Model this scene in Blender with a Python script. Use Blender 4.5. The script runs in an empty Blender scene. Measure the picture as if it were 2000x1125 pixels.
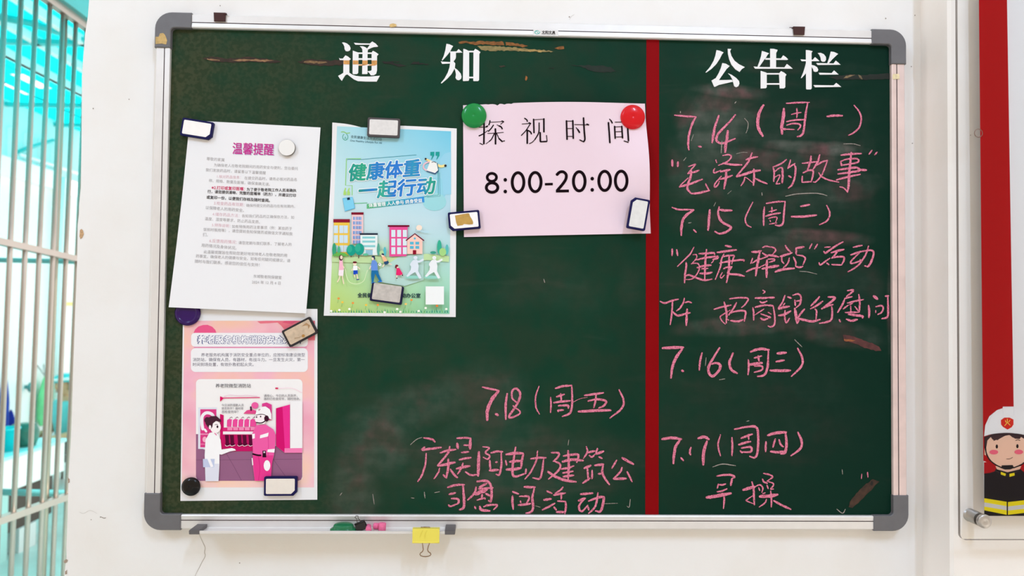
import bpy, bmesh, math, random
from mathutils import Vector, Matrix
from mathutils.geometry import tessellate_polygon

random.seed(7)
S = bpy.context.scene
COL = S.collection
ZC = 1.50                      # height of the chalkboard's centre above the floor

# ------------------------------------------------------------------ camera
CAM_L = Vector((-0.07182, -1.15421, ZC - 0.05379))
# columns of the camera matrix are its axes in the world
CAM_M = Matrix(((0.999424, -0.011979, -0.031764),
                (-0.03207, -0.026252, -0.999141),
                (0.011135, 0.999584, -0.026621))).to_4x4()
CAM_M = Matrix.Translation(CAM_L) @ CAM_M
FPX = 1400.0
cd = bpy.data.cameras.new('camera')
cam = bpy.data.objects.new('camera', cd)
COL.objects.link(cam)
cam.matrix_world = CAM_M
cd.sensor_width = 36.0
cd.lens = FPX / 2000.0 * 36.0
cd.clip_start = 0.02
cd.dof.use_dof = True
cd.dof.focus_distance = 1.14
cd.dof.aperture_fstop = 5.0
S.camera = cam

# ------------------------------------------------------------------ world, sun, lamps, exposure
S.view_settings.view_transform = 'Standard'
S.view_settings.look = 'None'
S.view_settings.gamma = 1.0
S.view_settings.use_curve_mapping = False
S.view_settings.exposure = 0.0
w = bpy.data.worlds.new('world')
S.world = w
w.use_nodes = True
bg = w.node_tree.nodes['Background']
# the surroundings: warm lit hall on the near side, white open sky beyond the building and overhead
_N = w.node_tree.nodes; _L = w.node_tree.links
_tc_ = _N.new('ShaderNodeTexCoord'); _sx = _N.new('ShaderNodeSeparateXYZ'); _L.new(_tc_.outputs['Generated'], _sx.inputs[0])
_mr = _N.new('ShaderNodeMapRange'); _mr.inputs[1].default_value = -0.30; _mr.inputs[2].default_value = -0.03
_L.new(_sx.outputs['Y'], _mr.inputs[0])
_mx = _N.new('ShaderNodeMix'); _mx.data_type = 'RGBA'
_mx.inputs[6].default_value = (1.0, 0.835, 0.65, 1); _mx.inputs[7].default_value = (2.4, 2.35, 2.35, 1)
_L.new(_mr.outputs[0], _mx.inputs[0]); _L.new(_mx.outputs[2], bg.inputs[0])
bg.inputs[1].default_value = 0.80

sd = bpy.data.lights.new('sun', 'SUN')
sd.energy = 7.0
sd.angle = 0.02
sun = bpy.data.objects.new('sun', sd)
COL.objects.link(sun)
sun.rotation_euler = Vector((-0.42, 0.18, -1.0)).to_track_quat('-Z', 'Y').to_euler()

def area(name, loc, target, sx, sy, power, col):
    d = bpy.data.lights.new(name, 'AREA')
    d.shape = 'RECTANGLE'; d.size = sx; d.size_y = sy
    d.energy = power; d.color = col
    o = bpy.data.objects.new(name, d); COL.objects.link(o)
    o.location = loc
    o.rotation_euler = (Vector(target) - Vector(loc)).to_track_quat('-Z', 'Y').to_euler()
    return o

area('ceiling_tube_right', (0.9, -2.5, 4.05), (0.15, 0, 1.0), 0.10, 1.2, 66, (0.47, 0.66, 0.92))
area('ceiling_tube_left', (-2.6, -2.6, 4.05), (-0.3, 0, 1.3), 0.10, 1.2, 50, (0.47, 0.66, 0.92))

# ------------------------------------------------------------------ pixel -> point on a plane of the place
CR = CAM_M.to_3x3()
def P(px, py, Y):
    d = CR @ Vector(((px - 1000.0) / FPX, (562.5 - py) / FPX, -1.0))
    return CAM_L + d * ((Y - CAM_L.y) / d.y)
def PX(px, py, X):
    d = CR @ Vector(((px - 1000.0) / FPX, (562.5 - py) / FPX, -1.0))
    return CAM_L + d * ((X - CAM_L.x) / d.x)

# ------------------------------------------------------------------ materials
def lin(c):
    c = c / 255.0
    return c / 12.92 if c <= 0.04045 else ((c + 0.055) / 1.055) ** 2.4
def rgb(c):
    return (lin(c[0]), lin(c[1]), lin(c[2]), 1.0)
_mats = {}
def mat(name, col, rough=0.6, metal=0.0, spec=0.5, noise=None, bump=None, coat=0.0):
    """plain procedural surface; noise = (scale, amount) varies the colour, bump = (scale, strength)"""
    key = (name, col, rough, metal, spec, noise, bump, coat)
    if key in _mats: return _mats[key]
    m = bpy.data.materials.new(name); m.use_nodes = True
    nt = m.node_tree; b = nt.nodes['Principled BSDF']
    b.inputs['Base Color'].default_value = rgb(col)
    b.inputs['Roughness'].default_value = rough
    b.inputs['Metallic'].default_value = metal
    b.inputs['Specular IOR Level'].default_value = spec
    b.inputs['Coat Weight'].default_value = coat
    b.inputs['Coat Roughness'].default_value = 0.06
    if noise or bump:
        g = nt.nodes.new('ShaderNodeNewGeometry')
    if noise:
        n = nt.nodes.new('ShaderNodeTexNoise'); n.inputs['Scale'].default_value = noise[0]
        n.inputs['Detail'].default_value = 5
        nt.links.new(g.outputs['Position'], n.inputs['Vector'])
        r = nt.nodes.new('ShaderNodeMapRange')
        r.inputs[1].default_value = 0.3; r.inputs[2].default_value = 0.7
        r.inputs[3].default_value = 1 - noise[1]; r.inputs[4].default_value = 1 + noise[1]
        nt.links.new(n.outputs['Fac'], r.inputs[0])
        x = nt.nodes.new('ShaderNodeVectorMath'); x.operation = 'SCALE'
        x.inputs[0].default_value = rgb(col)[:3]
        nt.links.new(r.outputs[0], x.inputs['Scale'])
        nt.links.new(x.outputs[0], b.inputs['Base Color'])
    if bump:
        n = nt.nodes.new('ShaderNodeTexNoise'); n.inputs['Scale'].default_value = bump[0]
        n.inputs['Detail'].default_value = 4
        nt.links.new(g.outputs['Position'], n.inputs['Vector'])
        bp = nt.nodes.new('ShaderNodeBump'); bp.inputs['Strength'].default_value = bump[1]
        bp.inputs['Distance'].default_value = 0.002
        nt.links.new(n.outputs['Fac'], bp.inputs['Height'])
        nt.links.new(bp.outputs[0], b.inputs['Normal'])
    _mats[key] = m
    return m
def ink(col):
    return mat('printed_ink', tuple(col), 0.6, 0, 0.03)

def wall_mat(name, col, patches=()):
    """painted plaster with faint mottling and a few grubby patches"""
    m = bpy.data.materials.new(name); m.use_nodes = True
    nt = m.node_tree; N = nt.nodes; L = nt.links; b = N['Principled BSDF']
    b.inputs['Roughness'].default_value = 0.62
    b.inputs['Specular IOR Level'].default_value = 0.25
    g = N.new('ShaderNodeNewGeometry')
    n = N.new('ShaderNodeTexNoise'); n.inputs['Scale'].default_value = 7; n.inputs['Detail'].default_value = 8
    L.new(g.outputs['Position'], n.inputs['Vector'])
    mx = N.new('ShaderNodeMix'); mx.data_type = 'RGBA'
    mx.inputs[6].default_value = rgb(col)
    mx.inputs[7].default_value = rgb(tuple(c * k for c, k in zip(col, (0.98, 0.97, 0.955))))
    r = N.new('ShaderNodeMapRange'); r.inputs[1].default_value = 0.45; r.inputs[2].default_value = 0.8
    L.new(n.outputs['Fac'], r.inputs[0]); L.new(r.outputs[0], mx.inputs[0])
    L.new(mx.outputs[2], b.inputs['Base Color'])
    n2 = N.new('ShaderNodeTexNoise'); n2.inputs['Scale'].default_value = 45; n2.inputs['Detail'].default_value = 6
    L.new(g.outputs['Position'], n2.inputs['Vector'])
    bp = N.new('ShaderNodeBump'); bp.inputs['Strength'].default_value = 0.12; bp.inputs['Distance'].default_value = 0.004
    L.new(n2.outputs['Fac'], bp.inputs['Height']); L.new(bp.outputs[0], b.inputs['Normal'])
    return m

# ------------------------------------------------------------------ mesh builder
class MB:
    def __init__(s):
        s.v = []; s.f = []; s.mi = []; s.mats = []; s.sm = []
    def mi_(s, m):
        if m not in s.mats: s.mats.append(m)
        return s.mats.index(m)
    def face(s, pts, m, smooth=False):
        i = len(s.v); s.v += [Vector(p) for p in pts]
        s.f.append(tuple(range(i, i + len(pts)))); s.mi.append(s.mi_(m)); s.sm.append(smooth)
    def poly(s, pts, m):
        """any simple outline, filled"""
        pts = [Vector(p) for p in pts]
        i = len(s.v); s.v += pts; k = s.mi_(m)
        nrm = Vector((0, 0, 0))
        for a, b in zip(pts, pts[1:] + pts[:1]): nrm += a.cross(b)
        for t in tessellate_polygon([pts]):
            a, b, c = (pts[j] for j in t)
            if (b - a).cross(c - a).length < 1e-12: continue
            s.f.append(tuple(i + j for j in t)); s.mi.append(k); s.sm.append(False)
    def prism(s, pts, ext, m, m2=None, bevel=0.0):
        """outline pushed along ext, with an optional bevelled far edge"""
        pts = [Vector(p) for p in pts]; ext = Vector(ext); c = sum(pts, Vector()) / len(pts)
        s.poly(pts, m)
        n = ext.normalized()
        if bevel:
            far = [p + ext - n * bevel for p in pts]
            cap = []
            k = len(pts)
            for i in range(k):
                a, b, d = pts[i - 1], pts[i], pts[(i + 1) % k]
                e1 = (b - a).normalized(); e2 = (d - b).normalized()
                n1 = n.cross(e1); n2 = n.cross(e2)
                if n1.dot(c - b) < 0: n1 = -n1
                if n2.dot(c - b) < 0: n2 = -n2
                q = n1 + n2
                q = q / max(q.length_squared, 1e-9) * 2
                cap.append(b + ext + q * bevel)
            for i in range(k):
                j = (i + 1) % k
                s.face([pts[i], pts[j], far[j], far[i]], m)
                s.face([far[i], far[j], cap[j], cap[i]], m)
            s.poly(cap, m2 or m)
        else:
            far = [p + ext for p in pts]
            for i in range(len(pts)):
                j = (i + 1) % len(pts)
                s.face([pts[i], pts[j], far[j], far[i]], m)
            s.poly(far, m2 or m)
    def box(s, lo, hi, m):
        (x0, y0, z0), (x1, y1, z1) = lo, hi
        p = [Vector(q) for q in ((x0,y0,z0),(x1,y0,z0),(x1,y1,z0),(x0,y1,z0),(x0,y0,z1),(x1,y0,z1),(x1,y1,z1),(x0,y1,z1))]
        for q in ((0,3,2,1),(4,5,6,7),(0,1,5,4),(1,2,6,5),(2,3,7,6),(3,0,4,7)):
            s.face([p[k] for k in q], m)
    def tube(s, pts, r, m, seg=8, closed=False, cap=True):
        """round bar swept along points; r a number or one per point"""
        pts = [Vector(p) for p in pts]; n = len(pts)
        rr = r if isinstance(r, (list, tuple)) else [r] * n
        base = len(s.v); k = s.mi_(m); prev = None
        for i in range(n):
            if closed: t = pts[(i + 1) % n] - pts[i - 1]
            else: t = pts[min(i + 1, n - 1)] - pts[max(i - 1, 0)]
            t.normalize()
            if prev is None:
                u = t.orthogonal().normalized()
            else:
                u = prev - t * prev.dot(t)
                u = u.normalized() if u.length > 1e-6 else t.orthogonal().normalized()
            prev = u; w_ = t.cross(u)
            for j in range(seg):
                a = 2 * math.pi * j / seg
                s.v.append(pts[i] + (u * math.cos(a) + w_ * math.sin(a)) * rr[i])
        for i in range(n if closed else n - 1):
            i2 = (i + 1) % n
            for j in range(seg):
                j2 = (j + 1) % seg
                s.f.append((base + i*seg + j, base + i*seg + j2, base + i2*seg + j2, base + i2*seg + j))
                s.mi.append(k); s.sm.append(True)
        if cap and not closed:
            s.f.append(tuple(base + j for j in range(seg))[::-1]); s.mi.append(k); s.sm.append(False)
            s.f.append(tuple(base + (n-1)*seg + j for j in range(seg))); s.mi.append(k); s.sm.append(False)
    def lathe(s, c, axis, prof, m, seg=36, flat=()):
        """prof = [(radius, height along axis)]"""
        axis = Vector(axis).normalized(); u = axis.orthogonal().normalized(); w_ = axis.cross(u); c = Vector(c)
        base = len(s.v); k = s.mi_(m); n = len(prof)
        for (r, h) in prof:
            for j in range(seg):
                a = 2 * math.pi * j / seg
                s.v.append(c + axis * h + (u * math.cos(a) + w_ * math.sin(a)) * max(r, 1e-5))
        for i in range(n - 1):
            for j in range(seg):
                j2 = (j + 1) % seg
                s.f.append((base+i*seg+j, base+i*seg+j2, base+(i+1)*seg+j2, base+(i+1)*seg+j))
                s.mi.append(k); s.sm.append(i not in flat)
        for i in (0, n - 1):
            s.f.append(tuple(base + i*seg + j for j in range(seg))); s.mi.append(k); s.sm.append(False)
    def ribbon(s, pts2, w_, surf, off, m, taper=(0.6, 0.5), smooth=True, wob=0.10):
        """a drawn stroke: pixel points of the photo laid on a surface of the place"""
        q = [Vector((p[0], p[1])) for p in pts2]
        if smooth and len(q) > 2:
            out = []
            for i in range(len(q) - 1):
                p0 = q[i-1] if i else q[0]*2 - q[1]
                p1, p2 = q[i], q[i+1]
                p3 = q[i+2] if i + 2 < len(q) else q[-1]*2 - q[-2]
                for k in range(5):
                    t = k / 5
                    out.append(0.5*((2*p1) + (p2-p0)*t + (2*p0-5*p1+4*p2-p3)*t*t + (3*p1-p0-3*p2+p3)*t**3))
            out.append(q[-1]); q = out
        elif smooth:
            q = [q[0].lerp(q[-1], k / 5) for k in range(6)]
        q = [p for i, p in enumerate(q) if i == 0 or (p - q[i-1]).length > 1e-4]
        n = len(q); A = []; B = []
        for i in range(n):
            t = (q[min(i+1, n-1)] - q[max(i-1, 0)]); t = t.normalized() if t.length else Vector((1, 0))
            nn = Vector((-t.y, t.x)); f = i / max(n - 1, 1)
            ww = w_ / 2 * (taper[0] + (1 - taper[0]) * min(1, f * 4)) * (taper[1] + (1 - taper[1]) * min(1, (1 - f) * 4))
            A.append(q[i] + nn * ww * (1 + random.uniform(-wob, wob))); B.append(q[i] - nn * ww * (1 + random.uniform(-wob, wob)))
        t0 = (q[0] - q[1]).normalized() * w_ * 0.3 * taper[0]; t1 = (q[-1] - q[-2]).normalized() * w_ * 0.3 * taper[1]
        S3 = lambda p: surf(p.x, p.y, off)
        for i in range(n - 1):
            s.face([S3(B[i]), S3(B[i+1]), S3(A[i+1]), S3(A[i])], m)
        s.face([S3(A[0]), S3(A[0].lerp(B[0], .25) + t0), S3(A[0].lerp(B[0], .75) + t0), S3(B[0])], m)
        s.face([S3(B[-1]), S3(B[-1].lerp(A[-1], .25) + t1), S3(B[-1].lerp(A[-1], .75) + t1), S3(A[-1])], m)
    def build(s, name, root=None, label=None, kind=None, loc=None):
        o0 = Vector(loc) if loc is not None else (root_loc(root) if root else Vector((0, 0, 0)))
        me = bpy.data.meshes.new(name)
        me.from_pydata([v - o0 for v in s.v], [], s.f)
        for m in s.mats: me.materials.append(m)
        me.polygons.foreach_set('material_index', s.mi)
        me.polygons.foreach_set('use_smooth', s.sm)
        me.update()
        o = bpy.data.objects.new(name, me); COL.objects.link(o)
        if root:
            o.parent = root
            o.location = o0 - root_loc(root)
        else: o.location = o0
        if label: o['label'] = label
        if kind: o['kind'] = kind
        return o
_loc = {}
def root_loc(o):
    p = o.location.copy()
    while o.parent: o = o.parent; p += o.location
    return p
def thing(name, label, cat, loc, group=None):
    o = bpy.data.objects.new(name, None); COL.objects.link(o)
    o.empty_display_size = 0.03
    o.location = loc; o['label'] = label; o['category'] = cat
    if group: o['group'] = group
    return o
def weld(o, d=1e-5, smooth=None):
    bm = bmesh.new(); bm.from_mesh(o.data); bmesh.ops.remove_doubles(bm, verts=bm.verts, dist=d)
    bmesh.ops.recalc_face_normals(bm, faces=bm.faces)
    bm.to_mesh(o.data); bm.free(); return o
def tag(o, label, cat, group=None):
    o['label'] = label; o['category'] = cat
    if group: o['group'] = group
    return o

# ------------------------------------------------------------------ lettering
_tc = bpy.data.curves.new('lettering', 'FONT'); _tc.resolution_u = 2
_to = bpy.data.objects.new('lettering', _tc); COL.objects.link(_to)
def text(mb, body, p0, p1, surf, off, m, bold=0.0, shear=0.0, yscale=1.0, em=None):
    """type set from pixel p0 to p1 (mid height of the line) on a surface"""
    _tc.body = body; _tc.shear = shear
    bpy.context.view_layer.update()
    me = _to.to_mesh()
    xs = [v.co.x for v in me.vertices]
    if not xs: return
    x0, x1 = min(xs), max(xs)
    p0 = Vector(p0); p1 = Vector(p1); d = p1 - p0; L = d.length; d /= L
    up = Vector((d.y, -d.x)); sc = L / (x1 - x0); sy = (em if em else sc) * yscale
    k = mb.mi_(m); shifts = [(0, 0)]
    if bold:
        n = 12 if bold > 1.2 else 6
        shifts += [(bold * math.cos(2 * math.pi * a / n), bold * math.sin(2 * math.pi * a / n)) for a in range(n)]
    for j_, (dx, dy) in enumerate(shifts):
        i = len(mb.v)
        for v in me.vertices:
            q = p0 + d * (v.co.x - x0) * sc + up * (v.co.y - 0.38) * sy
            mb.v.append(surf(q.x + dx, q.y + dy, off + j_ * 2e-6))
        for f in me.polygons:
            mb.f.append(tuple(i + j for j in f.vertices)); mb.mi.append(k); mb.sm.append(False)
    _to.to_mesh_clear()

def zz(ox, oy, s):
    return lambda x, y: (ox + x / s, oy + y / s)
def pts(z, string):
    return [z(*map(float, a.split(','))) for a in string.split()]
def ell(cx, cy, rx, ry, n=18, a0=0, a1=2 * math.pi):
    return [(cx + rx * math.cos(a0 + (a1 - a0) * i / n), cy + ry * math.sin(a0 + (a1 - a0) * i / n)) for i in range(n)]
def rrect(x0, y0, x1, y1, r, n=5):
    out = []
    for cx, cy, a in ((x1-r, y0+r, -90), (x1-r, y1-r, 0), (x0+r, y1-r, 90), (x0+r, y0+r, 180)):
        for i in range(n + 1):
            t = math.radians(a + 90 * i / n); out.append((cx + r*math.cos(t), cy + r*math.sin(t)))
    return out
# ================================================================== THE SETTING
YF = -0.020                     # front of the board's frame
YB = -0.014                     # writing surface
YR = -0.078                     # right-hand wall, one step nearer than the pier
def on_wall(x, y, off=0.0): return P(x, y, -off)
def on_board(x, y, off=0.0): return P(x, y, YB - off)
def on_right(x, y, off=0.0): return P(x, y, YR - off)

plaster = wall_mat('white_wall_paint', (240, 237, 235))
plaster_r = wall_mat('cream_wall_paint', (244, 238, 233))
concrete = mat('floor_tile', (190, 184, 174), 0.5, noise=(3, 0.06))
XL = PX  # alias kept short
x_step = P(1800, 560, 0).x
# the pier that carries the board; its left arris is chipped and not quite plumb
edge = [(176,-40),(174,0),(171.6,32),(166,67),(160,149),(159,280),(158,365),(154.5,400),(154,419),(151.5,440),(151,504),(149,560),
        (147,605),(143.5,709),(139.5,840),(138,865),(134,930),(133,967),(132,1010),(129.5,1070),(130,1088),(126,1118),(124,1180)]
L = [P(x, y, 0) for x, y in edge]
top = 4.2
out = [Vector((L[0].x + 0.01, 0, top))] + L + [Vector((L[-1].x - 0.02, 0, 0)), Vector((x_step, 0, 0)), Vector((x_step, 0, top))]
m = MB(); m.prism(out, (0, 0.24, 0), plaster)
wf = m.build('wall_front', kind='structure')
# hairline crack and small chips in the paint
crackm = mat('plaster_crack', (176, 166, 154), 0.8)
crackd = mat('bare_plaster', (196, 158, 118), 0.9, noise=(300, 0.3))
markm = mat('scuff_mark', (150, 140, 130), 0.8)
z = zz(260, 930, 5)
m = MB(); m.ribbon(pts(z, '645,568 668,620 690,665 703,700 697,745 704,780 672,840 650,885 618,945 600,990'), 1.0, on_wall, .0003, crackm)
m.build('wall_crack', wf)
m = MB(); m.poly([on_wall(*p, .0005) for p in pts(zz(0, 280, 4.02), '628,680 640,672 652,685 658,712 648,738 632,752 624,730')], crackd)
m.build('paint_chip', wf, label='tan chip where the paint has flaked off')
m = MB()
for pl in ('124,1096 129,1092 133,1094 131,1099 126,1100', '132,932 136,936 136,942 133,944', '127,1116 131,1113 131,1121 127,1122'):
    m.poly([on_wall(*map(float, a.split(',')), .0004) for a in pl.split()], mat('dark_chip', (168, 148, 132), 0.9, noise=(400, 0.3)))
for (x, y, r) in ((468,1099.6,1.1),(182,212,1.2),(430,11,1.0),(252,194,1.0),(1787,30,1.0),(1730,36,1.2),(1112,33,1.2),(178,1015,.9),(196,1010,1.),(1780,130,1)):
    m.poly([on_wall(px_, py_, .0003) for px_, py_ in ell(x, y, r, r*1.2, 8)], markm)
m.ribbon([(1112,38),(1116,32),(1122,28)], 1.1, on_wall, .0003, mat('faint_mark', (216, 211, 207), .8))
m.ribbon([(155,1000),(163,1003),(176,997),(190,1003)], 1.0, on_wall, .0003, mat('faint_mark', (216, 211, 207), .8))
m.ribbon([(196,1009),(203,1012),(207,1011)], 1.4, on_wall, .0003, markm)
m.build('scuff_mark', wf)

# right-hand wall: its end face towards the board and its front
m = MB()
c2 = P(1855.5, 560, YR).x
for q in (((x_step, 0, 0), (x_step, 0, top), (c2, YR + .004, top), (c2, YR + .004, 0)),
          ((c2, YR + .004, 0), (c2, YR + .004, top), (c2 + .004, YR, top), (c2 + .004, YR, 0)),
          ((c2 + .004, YR, 0), (c2 + .004, YR, top), (3.0, YR, top), (3.0, YR, 0)),
          ((3.0, YR, 0), (3.0, YR, top), (3.0, .24, top), (3.0, .24, 0)),
          ((3.0, .24, 0), (3.0, .24, top), (x_step, .24, top), (x_step, .24, 0)),
          ((x_step, 0, 0), (x_step, .24, 0), (x_step, .24, top), (x_step, 0, top))):
    m.face(q, plaster_r)
wr = m.build('wall_right', kind='structure')
m = MB(); z = zz(1780, 780, 3.259)
def on_step(x, y, off=.0006):
    # a point on the narrow face between the two walls
    d = CR @ Vector(((x - 1000.0) / FPX, (562.5 - y) / FPX, -1.0))
    n = Vector((-(YR), -(c2 - x_step), 0)); n = Vector((YR, -(c2 - x_step), 0)).normalized()
    o = Vector((x_step, 0, 0))
    t = (o - CAM_L).dot(n) / d.dot(n)
    p = CAM_L + d * t
    return p + n * off * (1 if n.y < 0 else -1)
m.poly([on_step(*p) for p in pts(z, '118,785 130,778 145,790 148,800 138,804 124,795')], mat('chip_grey', (120, 112, 104), .9))
for a in ('160,800 190,806 215,806', '120,60 128,85 131,98'):
    m.ribbon(pts(z, a), 1.2, on_step, .0005, markm)
z7 = zz(1780, 560, 4.02)
m.ribbon(pts(z7, '108,855 130,840 155,838'), 1.6, on_step, .0005, mat('cream_wall_lump', (238, 222, 205), .7))
m.ribbon(pts(zz(1780, 0, 4.02), '148,690 147,730 146,762'), 1.0, on_step, .0005, markm)
m.ribbon(pts(zz(1780, 0, 4.02), '112,218 100,240 86,254'), 1.0, on_step, .0005, markm)
m.build('scuff_mark', wr)
m = MB()
for (x, y, r) in ((1782, 280, 1.2), (1895.6, 264, .9)):
    m.poly([on_right(a, b, .0004) for a, b in ell(x, y, r, r, 8)], markm)
m.build('nail_hole', wr)

m = MB(); m.box((-2.2, -5, -0.1), (3.2, 0.3, 0.0), concrete)
m.build('floor', kind='structure')
GZ = -0.45                      # the courtyard lies a few steps lower
m = MB(); m.box((-8, 0.3, GZ - .1), (3.2, 12, GZ), mat('courtyard_paving', (176, 196, 190), .35, noise=(5, .1)))
m.build('ground', kind='structure')
ceil = mat('ceiling_paint', (236, 236, 234), 0.8)
m = MB(); m.box((-2.05, -5, 4.2), (3.2, 0.24, 4.3), ceil)
m.build('ceiling', kind='structure')

# ================================================================== THE CHALKBOARD
def board_material():
    m = bpy.data.materials.new('green_chalkboard'); m.use_nodes = True
    nt = m.node_tree; N = nt.nodes; Lk = nt.links; b = N['Principled BSDF']
    g = N.new('ShaderNodeNewGeometry')
    def noise(sc, det=4, dist=0.0, vec=None):
        n = N.new('ShaderNodeTexNoise'); n.inputs['Scale'].default_value = sc
        n.inputs['Detail'].default_value = det; n.inputs['Distortion'].default_value = dist
        Lk.new(vec or g.outputs['Position'], n.inputs['Vector']); return n.outputs['Fac']
    def math_(op, a, b_=None, c=None):
        n = N.new('ShaderNodeMath'); n.operation = op
        for i, v in enumerate((a, b_, c)):
            if v is None: continue
            if isinstance(v, (int, float)): n.inputs[i].default_value = v
            else: Lk.new(v, n.inputs[i])
        return n.outputs[0]
    def rng(v, a, b_, c=0.0, d=1.0):
        n = N.new('ShaderNodeMapRange'); n.interpolation_type = 'SMOOTHSTEP'
        for i, q in enumerate((a, b_, c, d)): n.inputs[i+1].default_value = q
        Lk.new(v, n.inputs[0]); return n.outputs[0]
    def mix(f, a, b_):
        n = N.new('ShaderNodeMix'); n.data_type = 'RGBA'
        for i, v in ((0, f), (6, a), (7, b_)):
            if isinstance(v, tuple): n.inputs[i].default_value = v
            elif isinstance(v, (int, float)): n.inputs[i].default_value = v
            else: Lk.new(v, n.inputs[i])
        return n.outputs[2]
    sx = N.new('ShaderNodeSeparateXYZ'); Lk.new(g.outputs['Position'], sx.inputs[0])
    # base colour: mottled olive towards the left, bottle green elsewhere, deeper towards the right
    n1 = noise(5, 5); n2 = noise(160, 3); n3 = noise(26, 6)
    olive_mask = math_('MULTIPLY_ADD', math_('SUBTRACT', n1, 0.5), 0.55, sx.outputs['X'])
    olive_mask = rng(olive_mask, -0.66, -0.18, 1.0, 0.0)
    green = mix(rng(n3, .3, .7), BOARD_A, BOARD_B)
    deep = rng(math_('MULTIPLY_ADD', math_('SUBTRACT', n1, .5), .5, sx.outputs['X']), -.2, .55, 0, 1)
    green = mix(deep, green, BOARD_D)
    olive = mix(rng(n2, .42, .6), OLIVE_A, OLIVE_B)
    col = mix(math_('MULTIPLY', olive_mask, rng(n3, .25, .65, .55, 1.0)), green, olive)
    # chalk dust left by the duster
    tot = None
    wn = noise(7, 8, 1.2); st = N.new('ShaderNodeMapping'); st.inputs['Scale'].default_value = (6, 1, 34)
    Lk.new(g.outputs['Position'], st.inputs[0]); streak = noise(1.0, 6, .8, st.outputs[0])
    for (px_, py_, rx, ry, ang, amt) in DUST:
        c = P(px_, py_, YB); mp = N.new('ShaderNodeMapping'); mp.vector_type = 'TEXTURE'
        mp.inputs['Location'].default_value = c; mp.inputs['Rotation'].default_value = (0, math.radians(ang), 0)
        mp.inputs['Scale'].default_value = (rx / 1221, 1, ry / 1221)
        Lk.new(g.outputs['Position'], mp.inputs[0])
        ln = N.new('ShaderNodeVectorMath'); ln.operation = 'LENGTH'; Lk.new(mp.outputs[0], ln.inputs[0])
        v = math_('MULTIPLY', rng(math_('MULTIPLY_ADD', math_('SUBTRACT', wn, .5), 1.1, ln.outputs['Value']), .35, 1.05, 1.0, 0.0), amt)
        tot = v if tot is None else math_('MAXIMUM', tot, v)
    dust = math_('MULTIPLY', tot, math_('MULTIPLY', rng(streak, .3, .72, .45, 1.0), rng(noise(55, 6), .3, .7, .55, 1.1)))
    dust = math_('ADD', dust, math_('MULTIPLY', rng(streak, .56, .8), .018))
    dcol = mix(rng(noise(16, 3), .45, .62), rgb((150, 146, 140)), rgb((188, 120, 132)))
    col = mix(dust, col, dcol)
    Lk.new(col, b.inputs['Base Color'])
    b.inputs['Roughness'].default_value = 0.5
    b.inputs['Specular IOR Level'].default_value = 0.06
    bp = N.new('ShaderNodeBump'); bp.inputs['Strength'].default_value = .15; bp.inputs['Distance'].default_value = .0005
    Lk.new(noise(600, 2), bp.inputs['Height']); Lk.new(bp.outputs[0], b.inputs['Normal'])
    return m
BOARD_A = rgb((19, 60, 43)); BOARD_B = rgb((35, 59, 43)); BOARD_D = rgb((10, 44, 33))
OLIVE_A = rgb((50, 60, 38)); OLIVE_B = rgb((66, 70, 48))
DUST = [(1400,235,120,75,0,.24),(1580,288,140,20,2,.36),(1520,312,210,34,3,.20),(1660,365,90,36,-10,.14),(1575,372,80,14,-8,.16),
        (1600,462,110,20,3,.2),(1540,478,110,26,0,.15),(1430,180,100,20,4,.26),(1380,270,80,50,30,.15),(1450,636,170,22,-3,.15),(1640,650,110,34,10,.12),
        (1360,330,80,90,0,.10),(1500,520,60,50,0,.06),(1690,560,50,70,0,.06),(1500,130,240,18,0,.04),(1738,600,8,120,0,.12),
        (735,860,95,85,20,.20),(800,800,170,60,-20,.11),(960,780,90,90,0,.09),(1000,900,300,100,0,.08),(690,950,60,90,10,.16),(1090,880,170,50,0,.05),
        (1450,870,200,60,0,.03),(1100,560,120,60,25,.03),(1450,430,170,26,0,.08),(1000,580,60,40,0,.03),(1230,560,30,60,0,.03),(1500,320,280,190,0,.07),(1500,560,260,120,0,.05),(1500,800,260,160,0,.025)]

board = thing('chalkboard', 'green magnetic chalkboard with aluminium frame, grey corners and pink chalk writing', 'chalkboard', P(1027, 1034, YF))
m = MB()
ins = [P(320, 44, YB), P(1755, 72, YB), P(1760, 1020, YB), P(298, 1020, YB)]
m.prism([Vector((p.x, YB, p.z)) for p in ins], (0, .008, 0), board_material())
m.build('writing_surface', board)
alu = mat('brushed_aluminium', (228, 224, 222), 0.42, 0.35, 0.5, noise=(40, .03))
groove = mat('dark_groove', (110, 96, 98), 0.6)
# frame corners at the front plane
TL, TR, BR, BL = P(305.6, 25.3, YF), P(1767.4, 60.1, YF), P(1772.3, 1035.3, YF), P(282.4, 1033.4, YF)
FW = 0.0222
prof = [(0.0, -.002), (0.0, -.018), (.0018, -.0200), (.0130, -.0200), (.0132, -.0180), (.0142, -.0180), (.0144, -.0198), (.0205, -.0206), (.0222, -.0196), (.0222, -.0125), (.0222, -.006)]
alu_p = mat('chalk_dusted_aluminium', (232, 208, 202), 0.5, 0.25, 0.4, noise=(30, .08))
def rail(a, b, inward, alu=alu):
    m = MB(); a = Vector(a); b = Vector(b)
    for (d0, y0), (d1, y1) in zip(prof, prof[1:]):
        mm = groove if (d0 in (.0130, .0132)) else alu
        q = []
        for e, d, y in ((a, d0, y0), (b, d0, y0), (b, d1, y1), (a, d1, y1)):
            p = e + inward * d; q.append(Vector((p.x, y, p.z)))
        m.face(q, mm)
    m.face([Vector((e.x, y, e.z)) for e, y in ((a, -.002), (b, -.002), (b + inward * FW, -.006), (a + inward * FW, -.006))], alu)
    return m
e = 0.02
m = rail(TL + (TR - TL) * e, TR + (TL - TR) * e, Vector((0, 0, -1)))
m.build('frame_rail', board)
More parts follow.
